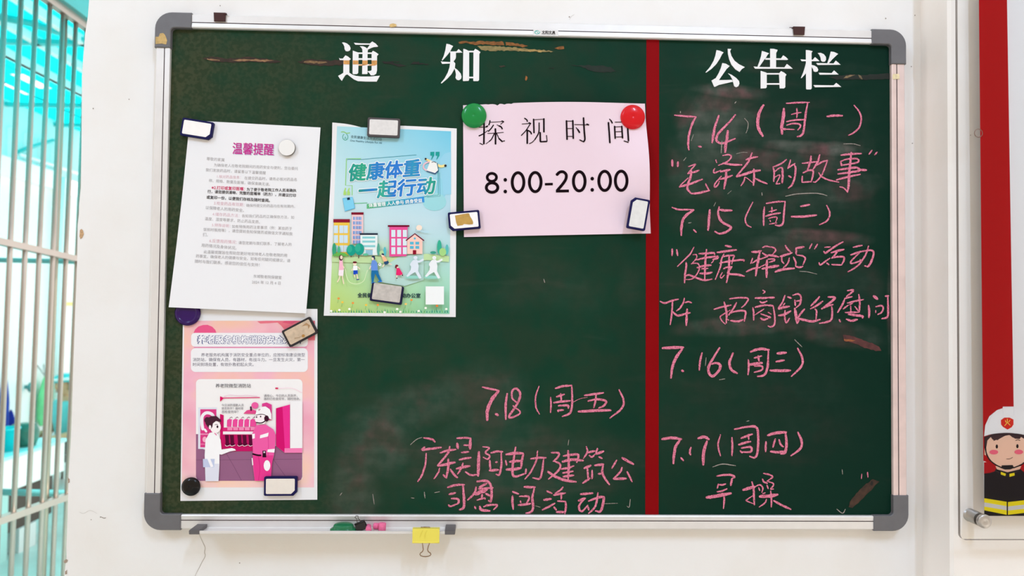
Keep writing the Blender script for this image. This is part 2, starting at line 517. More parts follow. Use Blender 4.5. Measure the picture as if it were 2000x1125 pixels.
m = rail(BL + (BR - BL) * e, BR + (BL - BR) * e, Vector((0, 0, 1))); m.build('frame_rail', board)
m = rail(TL + (BL - TL) * e, BL + (TL - BL) * e, Vector((1, 0, 0))); m.build('frame_rail', board)
m = rail(TR + (BR - TR) * e, BR + (TR - BR) * e, Vector((-1, 0, 0)), alu_p); m.build('frame_rail', board)
plast = mat('grey_plastic', (104, 102, 105), 0.5, noise=(60, .05))
def corner(C, sx, sz):
    w_, arm, r, ri = .0245, .0565, .026, .006
    o = []
    for i in range(9):
        t = math.radians(180 + 90 * i / 8); o.append((r + r * math.cos(t), r + r * math.sin(t)))
    o.append((arm, 0)); o.append((arm, w_)); o.append((w_ + ri, w_))
    for i in range(1, 6):
        t = math.radians(270 - 90 * i / 5); o.append((w_ + ri + ri * math.cos(t), w_ + ri + ri * math.sin(t)))
    o.append((w_, arm)); o.append((0, arm))
    d = .0012
    q = [Vector((C.x + sx * (x - d), -.001, C.z + sz * (y - d))) for x, y in o]
    m = MB(); m.prism(q, (0, -.0212, 0), plast, bevel=.0012)
    o_ = m.build('corner_cap', board)
    return o_
corner(TL, 1, -1); corner(TR, -1, -1); corner(BR, -1, 1); corner(BL, 1, 1)

red = mat('red_tape', (134, 8, 14), 0.5, 0, .04, noise=(9, .06))
m = MB()
def strip(l, r, n, mm, off, surf=on_board):
    for i in range(n):
        q = []
        for t, s_ in ((i / n, l), ((i + 1) / n, l), ((i + 1) / n, r), (i / n, r)):
            q.append(surf(s_[0][0] + (s_[1][0] - s_[0][0]) * t, s_[0][1] + (s_[1][1] - s_[0][1]) * t, off))
        m.face(q, mm)
strip(((1262.6, 66), (1260.3, 1014)), ((1287.3, 66), (1286.3, 1014)), 12, red, .0004)
m.build('divider_stripe', board, label='vertical red tape stripe')

# raised white title characters
white = mat('white_vinyl', (240, 237, 238), 0.5)
def glyph(name, z, polys, lab):
    m = MB()
    for k, p in enumerate(polys):
        q = [on_board(*a, 0.0) for a in pts(z, p)]
        n_ = sum((q[i].cross(q[(i+1) % len(q)]) for i in range(len(q))), Vector())
        m.prism(q, (0, -.0008 - .00002 * k, 0), white)
    return m.build(name, board, label=lab)
z = zz(655, 75, 11.84)
g1 = glyph('title_character', z, [
 '155,100 200,95 270,120 330,170 355,230 340,280 290,303 240,295 215,250 210,190 185,140',
 '85,455 110,470 175,470 235,395 290,420 360,480 330,505 325,510 325,790 330,800 400,845 480,870 600,885 800,885 960,872 1030,865 995,930 955,1002 700,1000 520,990 430,950 350,890 280,835 235,850 190,920 150,985 110,940 65,870 130,835 185,800 190,505 105,505',
 '430,105 600,118 800,122 855,75 930,120 990,185 970,200 890,203 830,225 755,262 735,240 800,150 465,150',
 '565,185 640,185 700,210 740,240 755,262 745,330 745,820 720,828 620,828 630,350 625,260 600,215',
 '405,285 470,310 540,332 530,800 500,828 420,830 400,815', '530,330 840,330 840,362 530,362',
 '840,330 870,290 930,320 1000,370 965,410 965,740 945,820 890,855 820,855 790,810 740,762 810,755 840,740',
 '530,462 840,462 840,500 530,500', '530,600 840,600 840,635 530,635'], 'white character with an orange rust stain across it')
z = zz(850, 78, 11.84)
glyph('title_character', z, [
 '260,92 330,105 415,145 385,190 350,262 300,330 230,410 165,480 155,465 200,370 235,240',
 '345,270 495,268 540,215 590,255 630,295 480,300 345,300',
 '350,270 480,300 480,400 470,440 425,500 465,545 455,650 430,700 380,790 290,890 150,1010 130,1000 220,890 290,760 330,640 345,540 350,500',
 '130,498 180,508 345,515 345,548 160,558', '440,640 520,700 590,780 610,850 600,900 550,935 500,925 470,880 480,800 470,740',
 '650,210 700,220 785,262 785,920 770,950 650,955 640,945', '885,265 925,210 985,240 1045,285 1020,330 1015,930 990,955 890,955 880,945',
 '780,255 890,255 890,290 780,290', '770,855 890,855 890,890 770,890'], None)
z = zz(1370, 85, 11.84)
glyph('title_character', z, [
 '345,155 420,170 510,210 475,250 420,360 340,480 230,590 110,675 90,670 200,540 280,400 320,280',
 '605,125 685,130 660,180 690,290 760,400 860,480 1000,550 930,595 880,660 780,600 690,490 640,370 610,240',
 '480,455 560,470 650,525 620,555 580,590 400,850 700,843 725,885 600,915 400,960 310,1005 290,1000 230,860 330,800 400,680 450,560',
 '610,690 700,730 800,800 865,870 875,930 850,990 800,1015 755,990 735,920 710,830 660,740'], None)
z = zz(1460, 88, 11.84)
glyph('title_character', z, [
 '330,140 400,160 495,195 460,230 420,300 380,345 270,505 225,510 270,390 310,260', '520,88 600,90 690,115 680,150 658,185 655,520 520,520',
 '420,305 770,312 820,240 880,280 935,335 910,348 400,342', '140,498 250,510 850,518 905,440 980,495 1040,550 170,550',
 '300,600 430,640 440,660 440,980 420,1000 300,1008', '725,660 770,605 840,640 895,685 870,735 868,980 840,1005 740,1005',
 '430,652 730,652 730,685 430,685', '430,885 740,885 740,920 430,920'], None)
z = zz(1550, 90, 11.84)
glyph('title_character', z, [
 '280,95 350,100 435,122 410,160 415,980 395,1005 300,1005 285,990', '155,310 290,318 290,352 185,352', '410,318 440,318 490,258 545,305 595,352 410,352',
 '290,360 290,620 240,680 180,745 165,740 220,610 260,480', '410,440 480,455 540,495 565,550 550,590 500,602 460,585 445,530 415,490',
 '555,165 620,160 690,190 740,250 745,320 720,360 670,368 630,340 620,270 590,205', '855,130 930,140 1025,185 990,215 890,310 810,400 775,400 820,270',
 '520,395 920,405 970,340 1030,390 1080,435 550,440', '575,620 875,628 930,568 985,615 1035,662 600,665', '455,905 920,912 980,855 1040,900 1095,948 490,955'], None)

# old torn tape and rust on the board
def residue(name, polys, lab, off=.0005):
    m = MB()
    for k, (p, c, sc, am) in enumerate(polys):
        q = [Vector(a) for a in p]; fine = []
        if c == dk:
            cy = sum(a.y for a in q) / len(q)
            for a in q: a.y = cy + (a.y - cy) * 1.35
        for a, b in zip(q, q[1:] + q[:1]):
            n = max(1, int((b - a).length / 4))
            for i in range(n):
                t = a.lerp(b, i / n); j = min(1.2, (b - a).length * .06)
                fine.append((t.x + random.uniform(-j, j) * .6, t.y + random.uniform(-j, j)))
        m.poly([on_board(x, y, off + .00004 * k) for x, y in fine], mat('tape_residue', c, .8, noise=(sc, am)))
    return m.build(name, board, label=lab)
tan = (140, 104, 72); dk = (48, 32, 20); org = (176, 112, 48); orgd = (128, 80, 34); olv = (134, 118, 74)
z = zz(280, 0, 5.556)
residue('tape_residue', [(pts(z, '640,636 720,622 800,628 900,638 1020,634 1120,626 1240,632 1340,640 1430,650 1500,664 1430,672 1300,674 1180,668 1060,668 960,668 860,668 760,664 700,650'), dk, 120, .4),
   (pts(z, '690,634 760,640 830,652 830,662 740,656 690,645'), tan, 250, .35), (pts(z, '960,656 1040,640 1120,640 1220,644 1340,648 1420,658 1340,668 1220,666 1120,662 1020,666'), tan, 200, .3)], 'brown strip of old torn tape')
z = zz(640, 20, 6.25)
residue('tape_residue', [([(580,121),(600,117),(626,118),(645,119),(664,118),(674,120),(674,125),(650,126),(625,127),(600,125)], dk, 120, .4),
   ([(592,120.5),(612,118.5),(622,120),(640,121.5),(630,124.5),(606,123.5)], (120, 92, 60), 220, .4),
   (pts(z, '660,628 760,622 870,622 880,632 760,640 900,660 960,680 860,690 790,662 690,652'), (24, 22, 14), 90, .4), (pts(z, '1010,660 1050,628 1120,626 1120,645 1220,652 1230,664 1110,664'), (22, 22, 14), 90, .4)], 'dark brown strip of old torn tape')
z = zz(880, 30, 5)
residue('tape_residue', [(pts(z, '75,262 110,250 160,250 200,262 290,252 400,254 515,258 525,290 490,295 400,288 300,284 215,286 150,268 85,278'), orgd, 180, .4), (pts(z, '535,262 610,268 700,282 755,300 700,308 600,296 540,294'), orgd, 180, .4),
   (pts(z, '262,300 420,302 560,308 700,318 780,330 890,335 1020,356 900,360 740,352 600,348 420,345 300,340'), olv, 160, .3),
   (pts(z, '620,325 700,335 860,336 900,345 880,358 720,348'), (170, 140, 82), 250, .3),
   (pts(z, '1015,322 1060,305 1105,300 1112,325 1080,336'), orgd, 200, .4), (pts(z, '735,590 752,600 748,625 736,640 726,625'), (150, 92, 40), 200, .3)], 'orange brown strip of old torn tape')
residue('tape_residue', [(pts(z, '1165,482 1250,490 1340,486 1480,492 1560,505 1625,552 1500,555 1380,545 1300,510'), (14, 30, 20), 90, .3), (pts(z, '960,512 1010,508 1010,518 960,518'), (16, 28, 18), 90, .3),
   (pts(z, '470,492 520,488 540,500 490,510'), (52, 44, 30), 90, .3)], 'dark worn streak')
z = zz(1500, 30, 5.92)
residue('tape_residue', [(pts(z, '700,712 800,698 880,690 1010,682 1100,690 1200,680 1300,676 1438,675 1438,735 1300,738 1160,745 1080,748 1000,738 900,745 800,745'), (14, 24, 16), 90, .4),
   (pts(z, '872,728 900,700 950,690 1010,685 960,706 920,724'), (124, 104, 74), 250, .3), (pts(z, '1042,684 1075,700 1095,740 1075,735 1055,715'), (110, 94, 68), 250, .3)], 'dark strip of old torn tape with tan flecks')
z = zz(1500, 555, 7.843)
residue('tape_residue', [(pts(z, '1150,775 1250,780 1400,830 1560,890 1700,955 1740,1020 1650,1020 1480,970 1330,915 1165,870'), (84, 42, 40), 120, .35), (pts(z, '1160,840 1260,842 1340,865 1270,880 1170,870'), (150, 84, 46), 200, .3)], 'reddish brown scrape')
z = zz(1500, 880, 6.25)
residue('tape_residue', [(pts(z, '1280,345 1360,375 1300,430 1260,490 1180,560 1100,640 1030,700 985,690 1000,620 1080,520 1180,420'), (60, 38, 24), 120, .5), (pts(z, '1270,365 1285,400 1270,430 1245,410'), (16, 14, 10), 90, .3)], 'brown scrape in the bottom right corner')
# rust across the first title character
m = MB(); z = zz(655, 75, 11.84)
for p in ('190,508 328,508 328,560 326,600 190,596', '405,508 530,512 534,600 405,600', '538,600 620,604 690,612 620,630 545,628', '625,510 745,512 748,600 680,622 625,618', '838,512 962,508 962,600 920,625 838,632 760,618 790,600 838,604'):
    m.poly([on_board(*a, .0012) for a in pts(z, p)], mat('rust_stain', (214, 152, 80), .6, noise=(140, .22)))
m.build('rust_stain', board)
# tape scraps on the frame
m = MB(); z = zz(280, 0, 5.556)
m.poly([P(x, y, -.0225) for x, y in pts(z, '132,400 165,398 180,362 215,358 232,375 245,400 258,440 248,482 220,478 200,472 132,478')], mat('masking_tape', (196, 164, 106), .8, noise=(200, .2)))
m.build('tape_scrap', board, label='torn scrap of tan masking tape')
m = MB(); m.poly([P(x, y, -.0209) for x, y in pts(zz(640, 20, 6.25), '752,185 765,168 800,160 835,170 842,190 815,205 765,208')], mat('yellowed_tape', (214, 180, 118), .8, noise=(200, .15)))
m.poly([P(x, y, -.0209) for x, y in pts(zz(1500, 30, 5.92), '1442,680 1510,676 1522,690 1520,735 1440,738')], mat('yellowed_tape', (230, 212, 170), .8, noise=(200, .12)))
m.build('tape_scrap', board)
# maker's label on the top rail
z = zz(880, 30, 5)
on_f = lambda x, y, off=0: P(x, y, -.0209 - off)
m = MB(); m.poly([on_f(*p) for p in pts(z, '808,138 1052,146 1052,203 808,196')], mat('label_paper', (228, 224, 222), .5))
tl = mat('printed_ink', (70, 190, 180), .5)
m.ribbon([z(*p) for p in ell(845, 165, 22, 16, 12)] + [z(867, 165)], 1.2, on_f, .0001, tl)
m.ribbon(pts(z, '822,175 835,152 848,165 862,178 878,158'), 1.0, on_f, .0001, tl)
text(m, '文阳文具', z(892, 164), z(1022, 168), on_f, .0001, ink((60, 56, 58)), bold=.25)
text(m, 'MEYYOUNG', z(892, 183), z(1022, 187), on_f, .0001, ink((90, 86, 88)), yscale=.7)
m.build('maker_label', board)
# chalk tray hooked on the bottom rail
tz = P(600, 1037, -.050).z; tx0 = P(384, 1040, -.050).x; tx1 = P(874, 1040, -.050).x
m = MB(); prof2 = [(-.019, tz - .0036), (-.019, tz - .0046), (-.0205, tz - .0050), (-.048, tz - .0050), (-.050, tz - .0040), (-.050, tz - .0005), (-.049, tz), (-.0478, tz - .0003), (-.0478, tz - .0042), (-.0215, tz - .0042), (-.0208, tz - .0036)]
for (a, b) in zip(prof2, prof2[1:] + prof2[:1]):
    m.face([(tx0, a[0], a[1]), (tx1, a[0], a[1]), (tx1, b[0], b[1]), (tx0, b[0], b[1])], alu)
tray = m.build('chalk_tray', board)
for xx, s_ in ((tx0, -1), (tx1, 1)):
    m = MB(); q = [(-.019, tz - .0052), (-.0505, tz - .0052), (-.0512, tz + .0008), (-.048, tz + .0012), (-.019, tz + .0012)]
    m.prism([(xx - s_ * .004, y, zz_) for y, zz_ in q], (s_ * .0155, 0, 0), mat('dark_grey_plastic', (96, 92, 94), .5), bevel=.0008)
    m.build('end_cap', tray)
# ================================================================== CHALK WRITING
def chalk_material():
    m = bpy.data.materials.new('pink_chalk'); m.use_nodes = True
    nt = m.node_tree; N = nt.nodes; Lk = nt.links; b = N['Principled BSDF']
    g = N.new('ShaderNodeNewGeometry')
    n = N.new('ShaderNodeTexNoise'); n.inputs['Scale'].default_value = 700; n.inputs['Detail'].default_value = 3
    Lk.new(g.outputs['Position'], n.inputs['Vector'])
    mx = N.new('ShaderNodeMix'); mx.data_type = 'RGBA'
    mx.inputs[6].default_value = rgb((184, 88, 114)); mx.inputs[7].default_value = rgb((232, 138, 163))
    r = N.new('ShaderNodeMapRange'); r.inputs[1].default_value = .33; r.inputs[2].default_value = .6
    Lk.new(n.outputs['Fac'], r.inputs[0]); Lk.new(r.outputs[0], mx.inputs[0]); Lk.new(mx.outputs[2], b.inputs['Base Color'])
    b.inputs['Roughness'].default_value = .95; b.inputs['Specular IOR Level'].default_value = .05
    a = N.new('ShaderNodeMapRange'); a.inputs[1].default_value = .26; a.inputs[2].default_value = .38; a.inputs[3].default_value = .12
    Lk.new(n.outputs['Fac'], a.inputs[0]); Lk.new(a.outputs[0], b.inputs['Alpha'])
    return m
chalk = chalk_material()
def faint_material():
    m = chalk.copy(); m.name = 'faint_chalk'
    for n in m.node_tree.nodes:
        if n.type == 'MAP_RANGE' and n.inputs[3].default_value > .2: n.inputs[3].default_value = .0; n.inputs[1].default_value = .36; n.inputs[2].default_value = .8; n.inputs[4].default_value = .28
        if n.type == 'MIX': n.inputs[6].default_value = rgb((130, 126, 120)); n.inputs[7].default_value = rgb((170, 158, 150))
    return m
faint = faint_material()
def writing(lab, *blocks, mt=None, name='chalk_writing'):
    """blocks = (ox, oy, scale, 'width:x,y x,y ...; width:...') strokes read off the photo"""
    m = MB(); k = 0
    for ox, oy, s_, data in blocks:
        z = zz(ox, oy, s_)
        for st in data.replace('\n', ' ').split(';'):
            st = st.strip()
            if not st: continue
            w_, p = st.split(':')
            m.ribbon(pts(z, p), float(w_) / s_ * 1.0, on_board, .0007 + .000012 * (k % 12), mt or chalk, taper=(.65, .6), wob=.16); k += 1
    return m.build(name, board, label=lab)

writing('pink chalk line 7.14 with a weekday in brackets', (1300, 190, 10, '''
36:175,350 390,370 595,380; 42:590,385 520,520 460,720 440,900 455,1030; 34:640,955 700,970; 48:1040,355 970,560 930,740 910,890;
44:1365,340 1230,500 1060,670 990,800 1020,870 1100,900 1200,870 1360,805; 54:1215,650 1200,800 1170,950 1165,1080; 62:1915,150 1830,300 1800,480 1820,620 1900,760'''), (1500, 190, 10, '''
32:355,120 580,105 810,98; 62:310,220 300,400 270,560 275,720; 42:775,110 740,300 715,500 690,680 640,750 570,770; 30:560,215 570,310 560,400; 26:455,335 560,310 650,295;
32:360,475 530,445 740,435; 32:365,545 500,510 620,530 630,580 580,640; 44:300,620 350,622; 24:340,622 400,625 520,630; 44:1150,375 1300,358 1455,360; 34:1680,155 1780,280 1820,400 1790,570 1690,680 1570,745'''))
writing('pink chalk line of six quoted characters under the 7.14 line', (1300, 285, 10, '''
46:130,275 135,400; 42:240,310 235,405; 28:445,405 575,360 560,390 430,540; 38:430,540 560,510 655,475; 45:500,460 490,600 440,740 430,840 500,930; 42:500,930 640,920 860,870; 30:850,870 800,780 780,735;
25:440,625 320,740 265,800; 42:270,800 470,745 720,650; 24:980,270 1000,330; 30:1115,190 1220,170 1285,210 1200,310 1030,380; 42:1120,335 1300,365 1490,370;
30:960,440 935,490 960,525 1080,475; 42:1070,505 1180,480 1265,465; 46:1180,470 1180,620 1140,840; 38:1035,655 1180,620 1305,575; 30:1090,590 1010,680 955,760 965,805 1020,760 1050,690;
38:1570,270 1660,240 1800,210; 36:1690,135 1620,300 1480,480 1385,590; 50:1385,600 1550,550 1700,500 1850,475; 42:1725,450 1730,620 1715,770; 28:1545,610 1530,690 1470,780; 18:1550,605 1620,650 1700,720; 36:1750,635 1860,690 1985,740'''),
 (1500, 280, 9.09, '''28:330,285 230,360 90,420; 32:90,415 110,540 100,680; 22:110,510 200,440 260,430; 40:255,440 260,580 250,705; 22:120,600 200,560 205,600 140,720; 26:140,720 215,712;
26:400,290 380,370 350,450; 28:350,440 480,355; 35:470,380 490,450 475,600 430,730 360,795; 30:365,575 415,605; 28:605,355 740,340 870,325; 38:765,225 750,330 700,470; 32:620,525 720,480 800,490 790,600 760,690; 28:610,580 600,690; 26:600,690 760,680;
35:920,200 880,330 800,460; 30:860,390 960,330 1060,300; 26:1055,310 1010,430 950,570 850,680 800,685; 28:900,520 950,590 1080,650 1260,690;
36:1295,210 1480,190 1660,180; 30:1290,320 1400,280 1560,270 1610,300 1580,340 1430,370 1290,390; 30:1290,320 1310,400; 40:1240,470 1400,450 1560,430 1620,460 1600,490 1420,520 1240,545; 44:1600,470 1750,475;
34:1215,650 1400,600 1640,550; 42:1480,160 1460,350 1440,560 1430,750 1410,870; 24:1410,860 1340,790 1270,770; 26:1850,120 1790,195; 26:1940,155 1890,205'''))
writing('pink chalk line 7.15 with a weekday in brackets', (1300, 375, 10, '''
32:125,300 240,340 400,345 555,345; 50:550,350 420,440 340,540 310,700 305,850; 32:545,735 600,790; 48:862,345 850,500 830,750; 46:1050,290 1025,400 1050,510 1120,600 1240,660 1275,700 1200,770 1060,815 960,770; 46:1050,345 1160,360 1300,360;
28:1705,195 1630,340 1570,470 1555,560 1600,650 1675,690'''), (1460, 375, 10, '''34:365,225 530,195 735,180; 38:735,185 715,380 695,590 640,655 540,645; 36:330,290 315,460 315,655; 30:475,295 475,400; 26:420,385 490,370 570,345; 36:350,475 480,435 645,410;
26:405,520 500,490 575,500 550,590; 20:435,545 450,585; 24:425,630 490,615 575,605; 40:1035,280 1120,265 1215,245; 46:855,480 1100,478 1350,450; 32:1545,260 1600,380 1600,480 1540,570 1405,640'''))
writing('pink chalk line of a quoted phrase and two more characters under the 7.15 line', (1300, 465, 10, '''
36:130,210 125,345; 36:215,225 235,345; 28:555,175 480,310 360,430 230,555; 38:400,475 405,550 380,700 370,875; 24:530,325 600,325 600,400 500,510; 26:500,500 600,490 650,520 660,600 600,720 510,800 390,810; 38:390,740 460,720 560,760 700,810 800,820 905,800;
40:650,305 780,300 930,290 960,320; 42:610,425 780,385 1000,360 1010,390 920,420; 20:940,400 930,450 890,490; 42:615,580 750,540 890,530; 42:670,690 800,690 910,670; 30:700,600 830,590; 38:800,220 780,400 770,600 765,800;
42:1165,150 1285,170; 42:1005,280 1200,255 1385,230; 32:1140,310 1090,420 1070,560 970,810; 32:1110,370 1200,345 1330,340 1320,400 1290,510; 36:1055,490 1200,460 1500,425 1530,455; 42:1240,340 1240,500 1230,650 1190,870; 32:1130,600 1200,570 1300,560; 44:1290,560 1220,690 1390,710 1540,745; 24:1110,670 1070,740 1090,780 1150,720;
44:1680,270 1780,270 1870,250; 44:1840,270 1810,430 1780,600 1760,740; 24:1700,390 1660,500; 30:1690,490 1780,430 1860,400; 36:1575,660 1700,600 1850,570; 28:1890,185 1960,160 2020,170; 34:1890,290 1960,335 2010,350; 26:1850,415 1920,385 2000,360; 48:1980,430 1975,600 1970,770; 22:1850,560 1920,530 2000,490; 40:1880,600 2000,580'''),
 (1500, 465, 9.09, '''28:0,150 100,170 135,220 80,290; 40:0,300 80,310 190,335; 30:0,375 100,370 110,400 20,430; 48:0,520 100,505 190,490;
32:305,130 350,200 400,245; 38:215,325 320,295 430,260; 28:250,310 245,400 285,455; 28:380,350 350,450 270,530; 42:125,600 250,560 470,535; 34:500,170 500,290; 40:500,180 640,155; 30:510,300 620,320 660,370 620,470; 32:450,335 490,420 490,500; 34:490,500 560,520 620,500;
26:780,100 735,190; 26:880,105 825,195; 24:1005,165 1110,155; 34:990,235 1020,265 1100,210 1200,140 1335,65; 38:1120,260 1240,225 1350,200; 30:1250,220 1170,320 1130,360; 34:1130,355 1250,330 1345,340 1345,400 1310,470; 30:905,435 930,475 1010,420 1100,355; 28:1040,440 1085,475; 30:1130,470 1310,478;
30:1510,165 1590,145 1675,130; 34:1465,300 1580,260 1680,230; 28:1620,270 1540,340 1465,430 1500,450 1640,400 1630,380; 32:1785,140 1740,280 1640,440 1540,530 1420,600; 36:1680,235 1830,215 1875,270 1840,400 1780,500 1715,490'''))
writing('pink chalk line above the 7.16 line, starting by the red stripe', (1280, 565, 9.09, '''
32:85,215 170,245 300,200 410,175; 32:305,215 295,380 265,630; 30:515,155 500,230 440,330 375,385; 28:525,240 580,220 645,240; 36:305,395 390,465 500,445 620,415; 42:565,350 555,480 550,645;
30:1040,355 1200,310 1345,280; 36:1220,225 1250,330 1265,450 1260,600; 22:1330,370 1230,430 1150,490 1190,570 1245,620; 20:1265,520 1305,550; 30:1315,170 1480,150 1645,165 1600,260 1530,325; 32:1440,235 1380,350 1300,460; 32:1310,430 1430,390 1560,380 1605,410 1590,500 1580,570; 36:1335,555 1460,570 1560,540;
25:1905,15 1945,45 1910,75; 38:1770,155 1900,155 2000,150; 30:1855,215 1900,240 1985,210; 35:1770,320 1880,290 2000,280; 32:1730,325 1745,420 1745,550; 22:1770,455 1850,400 1930,350; 26:1870,435 1940,460 2000,480; 34:1865,510 1920,540 2000,520'''),
 (1500, 555, 7.843, '''32:0,205 100,205; 28:0,325 80,330; 26:80,340 95,430 105,560 90,630 40,655 0,640; 18:0,430 50,460; 36:0,500 40,510;
26:260,170 220,280 155,370; 28:300,195 360,215; 36:160,380 240,355 330,340; 20:260,290 230,330; 34:160,480 250,465 350,410; 26:260,400 255,500 280,590 330,520; 28:380,170 460,150 505,200 490,300 430,360; 28:410,240 420,330; 24:430,260 500,250; 44:410,370 430,480 450,600; 30:560,380 500,450 455,520; 36:450,520 560,550 680,570 800,540; 22:450,600 480,540;
30:790,190 730,260 655,335; 28:840,260 760,320 650,380; 26:720,380 745,420 735,540; 34:920,195 1020,205 990,250 820,380; 28:820,380 900,340 1000,310; 30:975,340 985,420 970,540 900,580 785,600;
28:1215,100 1300,90 1290,120 1200,190; 26:1170,220 1290,190; 28:1180,220 1130,330 1065,435; 28:1215,290 1330,260 1465,235; 24:1150,380 1230,320; 18:1300,290 1240,320; 20:1265,330 1270,440; 28:1390,155 1405,280 1400,420; 22:1400,430 1330,340; 24:1180,435 1280,430 1390,430; 38:1230,460 1340,475 1440,490 1450,520; 34:1200,535 1280,560 1370,540; 24:1090,540 1110,580;
42:1615,180 1680,230; 34:1540,325 1550,420 1545,515; 28:1650,345 1740,330 1765,370 1740,430 1680,465; 16:1650,400 1650,440; 28:1795,185 1850,180; 32:1835,200 1840,380 1830,500 1740,530'''))
writing('pink chalk line 7.16 with a weekday in brackets', (1280, 660, 6.25, '''
34:85,125 200,118 345,115; 34:330,130 260,230 210,350 190,490; 28:320,395 345,410; 24:570,180 545,290 535,395; 32:785,120 710,240 650,360 660,440 710,465 780,390 790,330 740,305 690,320; 32:950,185 905,300 930,390 1000,432;
32:1160,170 1270,135 1390,145; 28:1380,160 1370,350 1330,450 1245,470; 24:1135,265 1140,350 1130,450; 22:1205,245 1300,220; 24:1255,215 1265,285; 36:1150,325 1230,315 1305,305; 22:1210,345 1300,345 1300,390 1205,420; 32:1485,188 1600,180; 26:1470,290 1575,272; 34:1400,397 1550,400 1650,397; 26:1735,125 1795,250 1780,350 1660,470'''))
writing('pink chalk line 7.17 with a weekday in brackets', (1280, 820, 6.25, '''
34:80,235 190,220 320,235; 34:300,245 240,350 220,535; 20:310,460 345,500; 24:435,335 420,390 430,430; 36:520,225 600,210 655,240; 38:630,260 590,400 585,550; 20:795,180 765,310 795,440; 28:965,115 1120,85 1230,90 1255,200 1245,400 1210,460 1150,445; 24:935,215 940,330 935,440;
26:1045,225 1120,195 1185,175; 18:1135,175 1140,240; 28:1015,305 1090,280 1165,265; 26:1050,345 1150,330 1175,350 1160,390 1045,395; 20:1035,375 1060,405; 36:1370,190 1470,160 1600,150; 32:1590,160 1600,300 1580,400 1530,415; 24:1350,265 1345,390; 24:1465,230 1435,335; 24:1510,240 1530,300 1565,330; 30:1405,385 1480,395 1580,385; 28:1740,150 1785,260 1770,350 1655,440'''))
writing('two pink chalk characters under the 7.17 line', (1360, 910, 10, '''
42:400,200 550,175 690,180 745,215 710,240; 40:700,240 670,385; 28:430,350 410,440; 36:440,365 510,370 575,350; 36:405,505 500,490 600,445; 66:195,615 300,605 480,570 680,535; 34:525,540 545,650 530,835;
56:910,470 1050,430 1150,405; 30:1150,405 1240,370 1300,430 1280,520; 40:1085,310 1120,450 1125,600 1135,760; 24:1110,575 1000,650 980,680 1130,745; 26:1215,420 1240,485; 20:1290,545 1350,525; 32:1310,145 1420,170 1490,215 1380,300; 36:1290,255 1320,310 1390,340; 28:1400,305 1500,340 1500,390 1450,450 1510,450; 28:1380,370 1405,450; 66:1235,595 1400,590 1590,560; 34:1450,490 1465,620 1465,805; 30:1370,650 1340,720 1225,805; 42:1510,680 1680,770 1850,850'''))
writing('pink chalk line 7.18 with a weekday in brackets', (930, 740, 6.667, '''
26:80,105 180,130 295,150; 44:295,155 210,260 150,400 145,540; 32:250,455 290,475; 30:405,190 385,330 385,530; 28:530,310 470,250 470,160 520,125 570,180 560,270 500,380 430,480 460,505 575,440 480,350; 20:820,95 775,230 780,370 825,460;
28:1030,125 1130,95 1245,85; 26:1245,90 1250,300 1225,440 1120,490; 22:970,240 975,340 968,440; 26:1045,235 1150,200; 22:1100,190 1110,285; 28:1010,310 1110,295 1225,285; 28:1070,350 1190,345 1200,385; 24:1060,410 1140,405; 20:1060,405 1070,430;
28:1410,215 1530,200 1660,180; 26:1560,200 1555,280 1530,380; 28:1455,290 1570,265 1690,290 1660,350 1595,380; 36:1330,425 1550,415 1755,408; 26:1860,140 1920,280 1890,390 1740,510; 7:1250,310 1350,260 1450,240'''))
writing('pink chalk line under the 7.18 line', (800, 840, 6.617, '''
26:180,100 290,120 330,155; 30:195,220 165,255 280,240 410,225; 24:215,300 205,430 160,580 105,665; 26:395,295 490,265 600,250; 26:520,210 500,290 430,380 360,460; 36:365,462 480,440 590,415; 32:500,375 500,480 475,620; 22:390,490 370,550 315,630; 24:435,575 470,615; 28:525,505 570,570 620,615;
26:610,105 700,100 795,105; 36:785,110 780,245; 34:615,170 625,240; 22:700,195 760,195; 26:670,290 765,280; 28:640,385 720,365 795,355; 34:605,500 690,480 780,465; 24:690,425 670,490 620,570; 26:720,540 790,580 880,575; 40:895,280 890,450 885,595; 22:945,215 1030,230 980,290 1035,330 1010,375 950,350;
28:1050,295 1130,275 1205,280; 26:1185,290 1185,450 1160,575 1115,570; 28:1035,390 1045,510; 22:1110,415 1135,412; 34:1030,520 1150,515; 36:1245,315 1350,300 1470,300; 30:1470,310 1450,400 1440,490; 22:1240,390 1255,455; 34:1290,410 1450,395; 38:1250,510 1360,505 1440,490; 30:1370,220 1340,400 1330,540 1360,600 1500,560; 26:1500,565 1505,500'''),
 (1010, 850, 7.033, '''28:185,325 290,310 400,310; 24:280,215 265,340 190,500 105,605; 28:365,320 345,480 310,595 215,585; 28:470,240 570,245 560,300 495,360; 28:500,350 590,400 570,480 430,605; 38:420,500 530,570 660,620 810,640; 32:635,285 740,270 840,270 820,375; 36:620,365 760,335 910,350; 28:600,465 700,450 780,420; 30:625,520 770,495; 30:630,570 780,550; 32:700,210 710,400 700,610;
24:950,155 965,230 910,320; 30:970,240 1070,215; 24:990,275 1030,300 1070,260; 26:1105,180 1080,250; 34:1080,260 1190,220; 24:1120,295 1170,320; 36:920,455 1015,415; 26:965,435 970,520 980,620; 30:1000,590 900,660; 26:1030,480 1030,600; 34:1065,415 1190,400; 30:1180,410 1170,510 1210,600 1270,680; 28:1115,530 1150,530;
36:1440,310 1600,400; 24:1370,340 1300,455; 26:1440,440 1420,500 1320,600; 34:1325,600 1500,595; 26:1510,500 1580,640'''))
